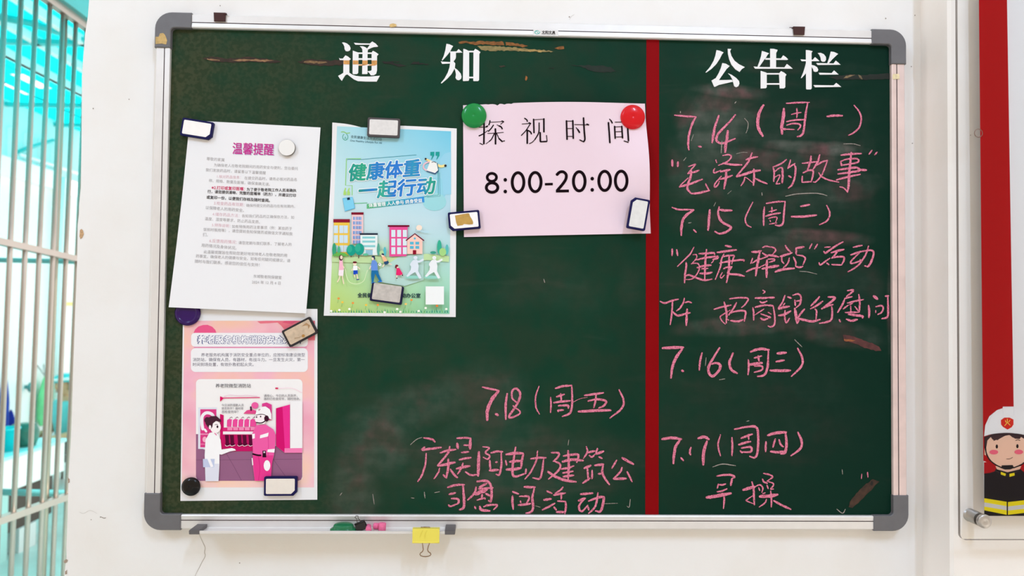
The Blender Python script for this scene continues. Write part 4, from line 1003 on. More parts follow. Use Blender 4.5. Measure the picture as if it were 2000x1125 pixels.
for dx, c in ((0, (226, 234, 244)), (188, (240, 242, 246))):
    a.ell(905 + dx, 672, 80, 16, (150, 214, 200))
    a.poly(' '.join('%d,%d' % (x + dx, y) for x, y in ((905,500),(945,496),(960,560),(955,610),(990,680),(965,686),(925,620),(890,640),(850,670),(836,662),(880,600),(888,540))), c); a.ell(928 + dx, 478, 20, 18, c); a.line(' '.join('%d,%d' % (x + dx, y) for x, y in ((940, 515), (970, 515), (1004, 496))), 20, c); a.line(' '.join('%d,%d' % (x + dx, y) for x, y in ((905, 512), (884, 545), (900, 570))), 18, c)
for k in range(46):
    x = 78 + k * 26; h = random.uniform(18, 48); c = random.choice(((70, 164, 110), (40, 148, 116), (110, 190, 110), (30, 136, 120))); bx = min(x, 1262)
    a.poly('%f,1026 %f,%f %f,1026' % (bx - 5, bx + random.uniform(-14, 10), 1026 - h, bx + 8), c)
for x, y, c in ((160, 885, (240, 150, 70)), (198, 922, (246, 200, 80)), (303, 930, (240, 150, 70)), (435, 950, (246, 200, 80)), (552, 950, (240, 150, 70)), (832, 940, (246, 200, 110)), (888, 900, (240, 150, 70)), (1143, 958, (240, 120, 50)), (268, 990, (250, 250, 240)), (745, 990, (250, 250, 240)), (778, 1018, (250, 250, 240)), (1030, 980, (250, 250, 240)), (960, 1010, (250, 250, 240)), (168, 1000, (250, 250, 240)), (620, 1022, (250, 250, 240)), (1236, 990, (250, 250, 240)), (86, 1010, (250, 250, 240))):
    a.line('%d,%d %d,%d' % (x, y, x - 8, min(1022, y + 45)), 3, (90, 160, 90)); a.ell(x, y, 13, 11, c, 8)
a.rect(1030, 764, 1213, 945, (244, 246, 246))
a.m.build('printed_picture', root)
a = Ink(gs, z6, .0012); a.text('全民健康生活方式行动办公室', (350, 852), (977, 856), (36, 60, 74), bold=.25); a.m.build('caption_text', root)

# ---------- pink visiting-hours sheet
def pd(u, v):
    return .0016 + .014 * math.sin(math.pi * min(max(u, 0), 1)) ** 1.2 * max(0, 1 - v * 1.5) ** 1.4 + .013 * max(0, (u - .55) / .45) ** 2 * math.sin(math.pi * min(1, max(0, (v - .1) / .75))) ** 1.5 + .003 * max(0, 1 - u / .3) * math.sin(3.1 * v) + .002 * math.sin(math.pi * u) * v
ps = Sheet([(904.4, 205.6), (1259.6, 202.4), (1271, 456), (906.2, 463)], YB, pd)
fix_corners(ps, [(904.4, 205.6), (1259.6, 202.4), (1271, 456), (906.2, 463)])
_nt = [random.random() for _ in range(60)]
def pedge(u, v):
    t = 0
    if .13 < u < .27: t = .018 * _nt[int(u * 80) % 60] * (1 if int(u * 80) % 3 == 0 else .25)
    return u, v + t * (1 - v) ** 30
ps.edge = pedge
root = thing('sheet', 'pink sheet with black visiting hours 8:00-20:00 in large print', 'sheet', P(1088, 462, YB))
ps.mesh(mat('pink_paper', (238, 213, 225), .6, 0, .3, noise=(8, .012)), 80).build('paper', root)
black = (24, 12, 18)
a = Ink(ps, zz(925, 225, 12.5), .0003, .00001)
for s_ in ('14:130,295 230,293 330,290', '35:255,170 255,400 250,700', '18:150,685 225,720', '24:130,505 200,475 260,440', '14:260,440 350,370', '26:400,130 390,190 370,240', '13:410,172 550,165 700,155', '26:690,140 735,160', '16:735,160 660,220', '24:485,240 430,320 360,395', '14:570,235 620,260', '30:620,260 670,285 700,335', '13:340,445 540,435 730,420', '34:530,330 535,430 535,705', '22:510,440 440,580 380,640', '12:380,640 300,700', '18:560,440 620,570', '30:620,570 700,645', '18:690,640 760,625', '26:1245,75 1300,115 1312,155', '14:1180,215 1380,200', '28:1350,185 1395,205', '20:1390,200 1280,370 1165,495', '33:1310,360 1310,690', '28:1335,375 1390,410 1412,460', '31:1465,95 1475,430', '13:1480,110 1720,95', '33:1715,85 1717,410', '24:1600,185 1590,420 1500,590', '16:1500,590 1430,660 1360,695', '33:1625,420 1630,640', '28:1630,648 1710,645 1790,640', '18:1795,635 1780,490', '26:300,285 345,262'):
    w_, p = s_.split(':'); a.line(p, float(w_) * 1.16 + 1, black)
a.z = zz(1090, 220, 12.5)
for s_ in ('33:205,195 220,655', '14:210,208 370,205', '32:360,190 372,630', '14:225,387 360,385', '14:235,580 365,578', '14:400,290 570,295 745,300', '28:700,280 750,300', '33:620,125 640,450 655,640 632,700', '22:630,715 530,665', '18:440,365 480,410', '32:480,410 525,485', '18:1255,155 1290,190', '28:1290,190 1325,255', '33:1230,240 1250,500 1265,735', '14:1390,232 1580,228 1700,225', '33:1690,225 1705,450 1720,690', '20:1715,725 1610,690', '30:1380,330 1395,630', '14:1385,348 1560,340', '31:1555,330 1575,620', '14:1400,465 1555,460', '14:1410,595 1570,590'):
    w_, p = s_.split(':'); a.line(p, float(w_) * 1.16 + 1, black)
a.m.build('heading', root)
a = Ink(ps, zz(860, 310, 4.651), .0003, .00001)
def ringp(cx, cy, rx, ry, w_):
    o = ell(cx, cy, rx, ry, 40); o.append(o[0]); o.append(o[1])
    a.m.ribbon([a.z(*p) for p in o], w_ / 4.651, a.sh, a.nx(), ink(black), taper=(1, 1), smooth=False, wob=0)
ringp(468, 169, 42, 36, 25); ringp(470, 262, 52, 43, 27)
for cx, cy in ((706, 214), (862, 212), (1262, 205), (1493, 201), (1643, 200)): ringp(cx, cy, 53, 87, 27)
for cx, cy in ((590, 192), (590, 298), (1380, 181), (1380, 283)): a.ell(cx, cy, 16, 17, black)
a.poly('950,221 1022,219 1022,241 950,243', black); a.line('1058,146 1085,122 1118,120 1143,145 1140,185 1110,232 1062,288', 26, black); a.poly('1050,282 1168,280 1168,305 1050,307', black)
a.m.build('opening_hours', root)

# ================================================================== MAGNETS
def rect_magnet(name, label, cx, cy, w_px, h_px, ang, y0, frame_c, plate_c, cham=None, noise=.06, bare_top=False, extra=None, t=.0058):
    c = P(cx, cy, y0 - t * .5); c.y = y0
    k = (P(cx + 1, cy, y0).x - P(cx, cy, y0).x)
    A = math.radians(ang); ax = Vector((math.cos(A), 0, -math.sin(A))); az = Vector((math.sin(A), 0, math.cos(A)))
    W, H = w_px * k / 2, h_px * k / 2
    q = lambda x, z_, d: c + ax * x + az * z_ + Vector((0, -d, 0))
    def outline(W, H, r, ch):
        o = []
        for sx, sz, nm in ((1, 1, 'tr'), (1, -1, 'br'), (-1, -1, 'bl'), (-1, 1, 'tl')):
            rr = r
            if nm == ch: o_ = [(sx * W, sz * (H - .0055)), (sx * (W - .0055), sz * H)]
            else: o_ = [(sx * W, sz * (H - rr)), (sx * (W - rr * .3), sz * (H - rr * .3)), (sx * (W - rr), sz * H)]
            if sx * sz > 0: o_ = o_[::-1]
            o += o_
        return o
    root = thing(name, label, 'magnet', c, 'rectangular label magnets')
    fm = mat('magnet_frame', frame_c, .5, 0, .15); pm = mat('magnet_plate', plate_c, .55, noise=(160, noise))
    m = MB(); m.prism([q(x, z_, 0) for x, z_ in outline(W, H, .002, cham)], (0, -t, 0), fm, bevel=.0006)
    m.build('frame', root)
    b_ = .0031
    pw, ph = (W - b_, H - b_) if not bare_top else (W - b_, H - b_ * .5)
    dz_ = 0 if not bare_top else b_ * .5
    m = MB(); m.prism([q(x, z_ + dz_, t - .0003) for x, z_ in outline(pw, ph, .0016, cham)], (0, -.0006, 0), pm, bevel=.0002); m.build('plate', root)
    if extra:
        m = MB()
        for p, cc, am in extra: m.poly([q(x * k, -y * k, t + .0005) for x, y in p], mat('stain', cc, .8, noise=(220, am)))
        m.build('stain', root)
    return root
navy = (20, 18, 74)
y1 = YB - .0022
rect_magnet('label_magnet', 'navy framed white magnet on the top left corner of the typed notice', 385.6, 252.2, 61.5, 35.5, 8.2, YB - .002, navy, (250, 244, 241), 'br', .02)
rect_magnet('label_magnet', 'grey framed magnet at the top edge of the blue and green poster', 749.7, 249.7, 63, 37.5, 1.5, YB - .0026, (84, 78, 80), (226, 221, 219), None, .06)
rect_magnet('label_magnet', 'worn grey magnet with navy edges at the foot of the blue and green poster', 755.8, 573.8, 62.5, 36, 7.2, YB - .0018, (28, 26, 62), (196, 188, 182), None, .14, True)
rect_magnet('label_magnet', 'navy framed magnet with a tan scrap of paper, on the pink sheet\'s lower left corner', 906.8, 431, 61.5, 36.5, -6, YB - .004, navy, (250, 246, 247), 'bl', .03, False,
    [([(-17, -11), (-3, -12.5), (9, -13.2), (11, -12), (12, -7), (15.5, 0), (17, 5), (16, 9), (9, 9), (-1, 7), (-4, 9), (-14, 9.5), (-16, 2)], (194, 152, 76), .1)])
rect_magnet('label_magnet', 'navy framed upright magnet on the right edge of the pink sheet', 1246.2, 418.2, 36.5, 61, 9.6, YB - .012, navy, (226, 224, 222), 'tl', .05)
rect_magnet('label_magnet', 'black framed tan magnet tilted on the top right of the pink poster', 586.2, 648.4, 62, 36.5, -28.5, YB - .0022, (52, 48, 50), (206, 182, 156), None, .14, False,
    [(ell(3, 10, 3.2, 3, 10), (172, 122, 58), .2), ([(-14, 5), (-6, 8), (2, 9), (-6, 10), (-15, 8)], (176, 150, 122), .2), ([(8, -8), (20, -10), (24, -2), (18, 3), (20, -4), (14, -7)], (178, 138, 98), .2)])
rect_magnet('label_magnet', 'navy framed magnet at the bottom of the pink poster', 548.6, 949, 64, 37.5, -.4, YB - .0022, navy, (236, 226, 216), 'br', .02)

def round_magnet(name, label, cx, cy, r_px, y0, prof, m_, seg=48, dot=None, flat=()):
    c = P(cx, cy, y0 - .006); c.y = y0
    k = P(cx + 1, cy, y0).x - P(cx, cy, y0).x; r = r_px * k
    root = thing(name, label, 'magnet', c, 'round magnets')
    m = MB(); m.lathe(c, (0, -1, 0), [(r * a, h) for a, h in prof], m_, seg, flat)
    o = m.build('cap', root)
    if dot:
        m = MB(); m.lathe(c, (0, -1, 0), [(r * a, h) for a, h in dot[0]], dot[1], 48); m.build(dot[2], root)
    return root
dome = [(.80, 0), (.94, .0015), (1.0, .0032), (1.0, .0045), (.95, .0062), (.82, .0078), (.6, .0090), (.35, .0096), (.16, .0097), (.10, .0094), (.04, .0091), (0, .0090)]
gloss = lambda n, c: mat(n, c, .22, 0, .2, coat=.25)
round_magnet('round_magnet', 'green domed magnet on the top left corner of the pink sheet', 925.8, 225.2, 24.3, YB - .003, dome, gloss('green_plastic', (16, 134, 62)))
round_magnet('round_magnet', 'red domed magnet on the top right corner of the pink sheet', 1236.3, 228, 23.8, YB - .003, dome, gloss('red_plastic', (214, 10, 26)))
round_magnet('round_magnet', 'black domed magnet at the bottom left corner of the pink poster', 372, 951, 18.3, YB - .0012, dome, gloss('black_plastic', (6, 4, 5)))
round_magnet('round_magnet', 'dark purple ringed magnet half hidden under the typed notice', 364.6, 611.5, 25, YB - .0012, [(.9, 0), (1.0, .001), (1.0, .003), (.9, .0045), (.82, .0056), (.74, .0056), (.70, .0044), (.66, .0040), (.3, .0046), (0, .0048)], gloss('purple_plastic', (46, 2, 88)))
round_magnet('disc_magnet', 'plain silver white disc magnet right of the notice heading', 559.4, 287.8, 16.2, YB - .0022, [(.985, .0040), (.965, .0046), (.2, .0046), (0, .0046)], mat('white_disc_face', (240, 236, 233), .45), 48, ([(.985, .0), (1, .0004), (1, .0038), (.985, .0041)], mat('nickel_rim', (120, 112, 108), .25, .9), 'rim'), flat=(0, 1, 2))
# ================================================================== ON AND AROUND THE BOARD'S FRAME
tfl = tz - .0042                      # floor of the tray
def xat(px, y, py=1037): return P(px, py, y).x
# green magnet lying in the tray, leaning on the frame
c = Vector((xat(671, -.034), -.0335, tfl + .0095))
root = thing('round_magnet', 'green oval domed magnet lying in the chalk tray', 'magnet', (c.x, c.y, tfl), 'round magnets')
axd = Vector((0, -.62, .78))
m = MB(); r = .0205
prof_t = [(.9, 0), (1.0, .0008), (1.0, .0022), (.86, .0036), (.78, .0042), (.74, .0078), (.66, .0092), (.4, .0096), (0, .0097)]
c = Vector((c.x, -.0345, tfl + .0004)); axd = Vector((0, -.10, 1)).normalized()
m.lathe(c, axd, [(r * a, h * 1.05) for a, h in prof_t], gloss('green_lid_plastic', (36, 116, 76)), 44)
for v in m.v: v.y = c.y + (v.y - c.y) * .60
m.build('cap', root)
# small black binder clip
def loop(pts3, r, mm, seg=6):
    m = MB(); m.tube(pts3, r, mm, seg); return m
c = Vector((xat(706, -.035), -.036, tfl))
root = thing('binder_clip', 'small black binder clip in the chalk tray beside the green magnet', 'clip', c)
bk_ = mat('black_lacquer', (16, 14, 16), .35)
m = MB()
R_ = Matrix.Rotation(math.radians(-22), 3, 'Y')
def bc(x, y, z_): return c + Vector((0, 0, .0058)) + R_ @ (Vector((x, y, z_)) * .88)
for (a, b) in (((-.0085, -.0048, -.006), (.0085, -.0048, -.006)),):
    pass
tri = [(-.0052, -.0055), (.0052, -.0055), (.0012, .0072), (-.0012, .0072)]
for s_ in (-1, 1):
    m.face([bc(-.009, s_ * .0052, -.0045), bc(.009, s_ * .0052, -.0045), bc(.009, s_ * .0010, .0085), bc(-.009, s_ * .0010, .0085)], bk_)
m.face([bc(-.009, -.0052, -.0045), bc(.009, -.0052, -.0045), bc(.009, .0052, -.0045), bc(-.009, .0052, -.0045)], bk_)
for s_ in (-1, 1):
    m.tube([bc(-.009, s_ * .0012, .0085), bc(.009, s_ * .0012, .0085)], .0010, bk_, 8)
o = m.build('clip_body', root)
sm = o.modifiers.new('thickness', 'SOLIDIFY'); sm.thickness = .0007; sm.offset = 0
wire = mat('dark_steel_wire', (96, 84, 74), .3, .9)
m = loop([bc(-.0028, -.001, .0085), bc(-.0030, -.003, .012), bc(-.0012, -.004, .017), bc(-.0030, -.005, .021), bc(0, -.0055, .0228), bc(.0030, -.005, .021), bc(.0012, -.004, .017), bc(.0030, -.003, .012), bc(.0028, -.001, .0085)], .00055, wire)
m.build('wire_handle', root)
# pink chalk stubs
pk_ = mat('pink_chalk_stick', (238, 118, 160), .95, 0, .1, noise=(500, .08))
for lab, a, b, r in (('short pink chalk stub pointing out of the tray beside the black clip', Vector((xat(720, -.046), -.0462, tfl + .0046)), Vector((xat(719, -.030), -.0285, tfl + .0046)), .0044),
                     ('pink chalk piece lying lengthwise in the tray between two other stubs', Vector((xat(729, -.03), -.0265, tfl + .0048)), Vector((xat(740, -.03), -.0275, tfl + .0048)), .0046),
                     ('thick pink chalk stub standing on end in the tray', Vector((xat(746, -.034), -.0345, tfl + .0001)), Vector((xat(746.6, -.034), -.0330, tfl + .0118)), .0058)):
    m = MB(); ax_ = (b - a); L_ = ax_.length
    m.lathe(a, ax_, [(0, 0), (r * .86, 0), (r, .0009), (r, L_ - .0012), (r * .84, L_), (0, L_)], pk_, 24, flat=(0, 4))
    o = m.build('chalk_stick', loc=a)
    tag(o, lab, 'chalk', 'pink chalk stubs in the tray')
# big yellow binder clip on the tray's lip
yl = mat('yellow_lacquer', (238, 222, 92), .4, 0, .4)
x0, x1 = xat(805.5, -.0535), xat(858.3, -.0535); zt = P(830, 1034.5, -.0535).z; zb = P(830, 1060.5, -.0535).z
root = thing('binder_clip', 'large yellow binder clip hanging on the lip of the chalk tray', 'clip', ((x0 + x1) / 2, -.0515, zt))
m = MB()
m.prism([(x0, -.0518, zb), (x1, -.0518, zb), (x1, -.0522, zt), (x0, -.0522, zt)], (0, -.0012, 0), yl, bevel=.0003)
m.box((x0, -.0524, zt - .0002), (x1, -.0440, zt + .0008), yl)
m.box((x0, -.0450, tz + .0008), (x1, -.0440, zt), yl)
m.tube([(x0, -.0526, zb + .0004), ((x0 + x1) / 2, -.0526, zb + .0004), (x1, -.0526, zb + .0004)], .0012, yl, 10)
m.build('clip_body', root)
y_ = -.0548
W = lambda x, y: P(x, y, y_)
m = MB(); z = zz(620, 980, 6.667)
m.tube([W(*p) for p in pts(z, '1366,540 1372,580 1378,625 1366,650 1342,668 1334,685 1345,702 1375,712 1408,715 1440,711 1468,700 1478,684 1468,666 1444,650 1434,625 1444,580 1460,540')], .0008, mat('bronze_wire', (150, 124, 100), .28, .9), 8)
m.build('wire_handle', root)
m = MB(); Wb = lambda x, y: P(x, y, -.0455)
m.tube([Wb(*p) for p in pts(z, '1355,392 1375,352 1340,342 1350,332 1400,330 1460,332 1476,340 1440,352 1450,392')], .0008, mat('bronze_wire', (150, 124, 100), .28, .9), 8)
m.build('wire_handle', root)
# embossed wire lines on the front
m = MB()
for s_ in ('1372,372 1350,420 1330,470', '1430,372 1405,420 1398,480'):
    m.ribbon(pts(z, s_), 1.6, lambda x, y, off: P(x, y, -.0534 - off), .0002, mat('yellow_emboss', (228, 210, 78), .4), taper=(.8, .3))
m.build('embossed_line', root)
# brown clips over the top rail
brown = mat('brown_plastic', (62, 26, 20), .5, 0, .3)
for lab, q in (('brown clip hooked over the top rail near the left corner', '766,150 895,150 893,236 770,234'), ('brown clip hooked over the top rail near the right corner', None)):
    z = zz(280, 0, 5.556)
    px = pts(z, q) if q else pts(zz(1500, 30, 5.92), '290,143 425,143 418,228 297,226')
    q3 = [P(x, y, -.0212) for x, y in px]
    root = thing('hanger_clip', lab, 'clip', (q3[0].x, -.02, q3[0].z), 'brown clips on the top rail')
    m = MB(); m.prism(q3, (0, -.0016, 0), brown, bevel=.0004)
    zt_ = max(p.z for p in q3[:2]); m.box((q3[0].x, -.0226, zt_ - .0006), (q3[1].x, -.0002, zt_ + .0012), brown)
    m.build('hook', root)
    m = MB()
    if q: m.box((q3[1].x - .003, -.0236, zt_ - .0020), (q3[1].x + .0022, -.0226, zt_ + .0002), brown)
    else: m.box((q3[0].x - .0058, -.0215, zt_ - .0006), (q3[0].x + .001, -.0205, zt_ + .0002), brown)
    m.build('clip_tab', root)

# ================================================================== FRAMED NOTICE ON THE RIGHT-HAND WALL
YA = YR - .0240                       # back of the acrylic sheet
on_poster = lambda x, y, off=0.0: P(x, y, YA + .0032 - off)
on_acr = lambda x, y, off=0.0: P(x, y, YA - .0050 - off)
def acrylic():
    m = bpy.data.materials.new('clear_acrylic'); m.use_nodes = True; nt = m.node_tree; N = nt.nodes; Lk = nt.links
    N.remove(N['Principled BSDF']); o = N['Material Output']
    t = N.new('ShaderNodeBsdfTransparent'); t.inputs[0].default_value = (.99, .992, .991, 1)
    g = N.new('ShaderNodeBsdfGlossy'); g.inputs['Roughness'].default_value = .03
    f = N.new('ShaderNodeFresnel'); f.inputs[0].default_value = 1.18
    x = N.new('ShaderNodeMixShader'); Lk.new(f.outputs[0], x.inputs[0]); Lk.new(t.outputs[0], x.inputs[1]); Lk.new(g.outputs[0], x.inputs[2]); Lk.new(x.outputs[0], o.inputs[0]); return m
root = thing('acrylic_panel', 'clear acrylic sheet over a red and white poster on the right-hand wall', 'acrylic panel', on_acr(1880, 1054))
xl = on_acr(1873, 560).x; zb = on_acr(1930, 1055).z; xr = on_acr(2120, 560).x; ztop = on_acr(1930, -90).z
ac = acrylic(); edge_m = mat('acrylic_edge', (150, 142, 136), .25, 0, .5)
m = MB(); r = .009
ol = [(xr, zb), (xr, ztop), (xl, ztop)] + [(xl + r - r * math.cos(t), zb + r - r * math.sin(t)) for t in [math.radians(a) for a in range(0, 91, 15)]]
q = [Vector((x, YA - .005, z_)) for x, z_ in ol]
m.poly(q, ac); m.poly([p + Vector((0, .005, 0)) for p in q], ac)
for a, b in zip(q, q[1:] + q[:1]): m.face([a, b, b + Vector((0, .005, 0)), a + Vector((0, .005, 0))], edge_m)
m.build('acrylic_sheet', root)
m = MB(); hc = on_acr(1911, 260); rr_ = .0062
m.tube([hc + Vector((math.cos(t), 0, math.sin(t))) * rr_ for t in [2 * math.pi * i / 24 for i in range(24)]], .0005, mat('hole_edge', (128, 96, 84), .4), 6, closed=True)
m.build('mounting_hole', root)
# steel standoff
steel = mat('brushed_steel', (186, 180, 174), .38, .8, noise=(90, .08))
cc = on_acr(1923.5, 1018.5, .005); cc.y = YA - .005
m = MB()
m.lathe(Vector((cc.x, YR, cc.z)), (0, -1, 0), [(.0098, 0), (.0098, .0238)], steel, 28); m.build('standoff_barrel', root)
m = MB(); m.lathe(cc, (0, -1, 0), [(.0098, 0), (.0102, .0008), (.0102, .0052), (.0098, .0060), (.004, .0062), (.0012, .0056), (0, .0054)], steel, 36); m.build('standoff_cap', root)
# the poster itself
pr = thing('poster', 'tall white poster with a red band and a cartoon firefighter, behind clear acrylic', 'poster', on_poster(1921, 1007))
class Flat:
    surf = staticmethod(on_poster)
m = MB(); s_l = ((1911.0, -80), (1922.2, 1007.5)); s_r = ((2110, -80), (2118, 1007.5))
strip(s_l, s_r, 8, mat('white_poster_paper', (236, 236, 240), .35), 0.0, on_poster); m.build('sheet', pr)
m = MB(); strip(((1911.2, -80), (1920.6, 900)), ((1965.5, -80), (1982, 925)), 10, mat('red_print', (178, 8, 18), .45, 0, .03), .0002, on_poster)
m.build('red_band', pr)
a = Ink(Flat, zz(1780, 780, 3.259), .0003, .00003)
ye = (238, 218, 30); dkc = (30, 25, 31)
a.poly('463,400 770,400 770,480 463,480', (176, 14, 26))
a.poly('464,472 500,468 530,458 545,430 610,462 690,440 715,462 770,472 770,742 464,742', dkc)
a.poly('466,300 476,318 474,358 465,352', (238, 196, 176)); a.poly('535,425 700,425 690,445 612,464 545,445', (236, 190, 168))
a.poly('470,250 500,232 600,222 690,230 760,250 758,320 742,370 705,408 660,430 580,432 540,418 500,384 478,335', (240, 198, 176))
a.poly('464,240 520,220 600,213 690,220 770,240 768,300 752,300 745,268 700,240 665,250 640,240 628,226 596,232 552,256 526,260 505,240 484,262 478,300 470,330 464,300', (56, 38, 44))
a.poly('548,254 530,262 515,254 505,238 600,226 580,240', (66, 44, 48)); a.poly('640,238 622,226 700,236 690,252 660,250', (66, 44, 48))
a.line('472,300 478,345 502,388 540,418 578,436', 8, dkc); a.line('765,300 758,345 730,390 700,416 650,436', 8, dkc); a.poly('575,420 645,418 655,436 630,446 596,447 572,438', dkc)
a.ell(544, 300, 7.5, 13, (34, 26, 30)); a.ell(675, 298, 7.5, 13, (34, 26, 30)); a.line('524,263 538,256 552,258', 4, (52, 36, 40)); a.line('664,262 678,257 692,262', 4, (52, 36, 40))
a.ell(525, 336, 28, 15, (236, 104, 130)); a.ell(684, 335, 28, 15, (236, 104, 130)); a.line('605,379 626,379 645,369', 3, (84, 40, 40))
a.poly('463,234 470,165 496,108 545,68 582,56 582,46 652,46 656,56 715,68 752,108 768,170 772,236 700,221 610,212 520,219', (238, 238, 242)); a.line('463,234 520,219 610,212 700,221 772,236', 3, (200, 200, 208)); a.line('520,88 500,120 490,160', 2, (216, 216, 222)); a.line('582,52 584,100', 2, (222, 222, 228)); a.line('652,52 654,100', 2, (222, 222, 228))
a.poly('570,132 592,116 625,116 650,128 650,160 638,178 612,192 584,176 571,160', (214, 44, 34))
a.line('611,124 609,148 594,168', 4, (244, 224, 90)); a.line('610,146 628,164', 4, (244, 224, 90)); a.line('598,134 602,146', 4, (244, 224, 90)); a.line('628,132 619,145', 4, (244, 224, 90))
a.line('535,452 565,470 608,492', 2.5, (70, 62, 70)); a.line('690,446 660,468 616,490', 2.5, (70, 62, 70)); a.line('611,492 612,740', 4, (22, 18, 22))
a.poly('570,461 602,473 598,488 569,478', ye); a.poly('624,474 656,467 658,484 625,494', ye)
a.poly('464,629 607,652 607,735 464,706', ye); a.poly('464,656 607,680 607,706 464,682', (206, 204, 208)); a.poly('615,654 772,636 772,716 615,735', ye); a.poly('615,682 772,664 772,690 615,708', (206, 204, 208))
a.m.build('printed_firefighter', pr)

# ================================================================== COURTYARD SEEN PAST THE PIER
tq = mat('turquoise_paint', (40, 176, 176), .45, noise=(6, .08)); tqd = mat('turquoise_paint_dull', (84, 150, 148), .5, noise=(6, .08))
stl = mat('stainless_steel', (166, 154, 145), .38, .82, noise=(3, .05))
XG = -2.0
def G(px, py): return PX(px, py, XG)
# grille: bar positions read where each crosses the mid rail
root = thing('security_grille', 'stainless steel bar grille beyond the left edge of the wall', 'grille', (XG, G(80, 500).y, G(80, 1200).z))
def Gl(x0, y0, x1, y1, t):        # a point along a line seen on the grille's plane
    a, b = G(x0, y0), G(x1, y1); return a + (b - a) * t
for xt, xb in ((-58, -104), (-24, -71), (9.5, -38), (41, -8), (70.5, 21.5), (98, 49.5), (124, 77), (150, 102.5), (172, 124), (194, 146), (214, 168)):
    a_, b_ = G(xt, 0), G(xb, 1118); yr = 62 + (xt - 169) * .713; t0 = (yr - 6) / 1118
    m = MB(); p0 = a_ + (b_ - a_) * max(t0, -.35); p1 = a_ + (b_ - a_) * 1.12
    m.tube([p0, (p0 + p1) / 2, p1], .0105, stl, 10); m.build('bar', root)
m = MB(); a_, b_ = PX(129, 30, XG - .03), PX(86, 1118, XG - .03); m.tube([a_, (a_ + b_) / 2, b_ + (b_ - a_) * .12], .0085, mat('cream_steel', (176, 166, 150), .38, .75), 10); m.build('bar', root)
def rail_(x0, y0, x1, y1, h, mm, nm='rail', up=0.0, dx=.016, lab=None):
    a, b = Gl(x0, y0, x1, y1, -.9), Gl(x0, y0, x1, y1, 1.6)
    m = MB()
    for sgn in (-1, 1):
        m.face([a + Vector((sgn * dx, 0, up - h)), b + Vector((sgn * dx, 0, up - h)), b + Vector((sgn * dx, 0, up + h)), a + Vector((sgn * dx, 0, up + h))], mm)
        m.face([a + Vector((-dx, 0, up + sgn * h)), b + Vector((-dx, 0, up + sgn * h)), b + Vector((dx, 0, up + sgn * h)), a + Vector((dx, 0, up + sgn * h))], mm)
    m.build(nm, root, label=lab)
rail_(0, 472, 150, 506, .013, stl); rail_(0, 1016, 133, 969, .014, stl)
rail_(82, -10, 169, 53, .018, stl)
rail_(82, -10, 169, 53, .055, mat('reflection_tint_steel', (60, 160, 160), .3, .5, noise=(4, .1)), 'header_beam', .073, .04, 'steel beam along the top, coloured with a turquoise reflection')  # turquoise reflection put into the beam's base colour
# courtyard wall, side on, with a pale sunlit coping
XW = -5.2
wz = PX(50, 357, XW).z; wz2 = PX(50, 322, XW).z
m = MB(); m.box((XW - .2, .3, GZ), (XW, 10, wz), mat('white_render', (244, 243, 241), .7)); m.build('wall_courtyard', kind='structure')
m = MB(); m.box((XW - .2, .3, wz), (XW + .10, PX(104, 357, XW).y, wz2), mat('white_coping', (252, 252, 250), .6)); m.build('trim_1', kind='structure')
# translucent screen above the coping and canopy overhead
def translucent(name, c, tr):
    m = bpy.data.materials.new(name); m.use_nodes = True; nt = m.node_tree; N = nt.nodes; Lk = nt.links
    N.remove(N['Principled BSDF']); o = N['Material Output']
    d = N.new('ShaderNodeBsdfDiffuse'); d.inputs[0].default_value = rgb(c); t = N.new('ShaderNodeBsdfTranslucent'); t.inputs[0].default_value = rgb(c)
    x = N.new('ShaderNodeMixShader'); x.inputs[0].default_value = tr; Lk.new(d.outputs[0], x.inputs[1]); Lk.new(t.outputs[0], x.inputs[2]); Lk.new(x.outputs[0], o.inputs[0]); return m
pale = translucent('pale_aqua_sheet', (214, 240, 240), .6); aqua = translucent('aqua_roof_sheet', (70, 236, 240), .8)
zr = 3.6
def R(px, py):      # point on the canopy plane
    d = CR @ Vector(((px - 1000.0) / FPX, (562.5 - py) / FPX, -1.0)); return CAM_L + d * ((zr - CAM_L.z) / d.z)
yend = R(80, 232).y; wfr = mat('white_frame', (248, 248, 248), .5)
root = thing('screen_wall', 'pale aqua translucent screen with white frames above the courtyard wall', 'screen', (XW - .05, yend, wz2))
m = MB(); m.box((XW - .06, 1.0, wz2), (XW - .05, 10, zr), pale); m.build('sheet', root)
for x in (21, 51.5, 80, 105):
    p = PX(x, 300, XW - .03); m = MB(); m.box((XW - .05, p.y - .03, wz2), (XW - .0, p.y + .03, wz2 + .36), wfr); m.build('frame_post', root)
zb_ = PX(70, 309, XW).z
m = MB(); m.box((XW - .05, PX(40, 300, XW).y, zb_ - .03), (XW, 10, zb_), wfr); m.build('frame_rail', root)
m = MB(); m.tube([PX(34, 297, XW + .02), PX(52, 290, XW + .02), PX(104, 274, XW + .02)], .022, tq, 8); m.build('diagonal_brace', root)
root = thing('canopy', 'turquoise translucent canopy roof on steel beams over the courtyard', 'canopy', (-3.2, yend, zr))
sl = [R(62, 160).x, R(48, 182).x, R(82, 55).x]
m = MB()
xs = [(-7.5, sl[1] - .05), (sl[1] + .02, sl[0] - .08), (sl[0] + .07, sl[2] - .05), (sl[2] + .05, -1.2)]
for x0_, x1_ in xs: m.box((x0_, .35, zr), (x1_, yend + .6, zr + .012), aqua)
ya, yb = R(40, 150).y, R(86, 172).y
for sx_, (u0, u1), hw in ((sl[0], (R(38, 145).y, R(88, 175).y), .08), (sl[1], (R(14, 163).y, R(57, 187).y), .05), (sl[2], (R(72, 50).y, R(92, 60).y), .05)):
    m.box((sx_ - hw, .35, zr), (sx_ + hw, u0, zr + .012), aqua); m.box((sx_ - hw, u1, zr), (sx_ + hw, yend + .6, zr + .012), aqua)
m.build('roof_sheet', root)
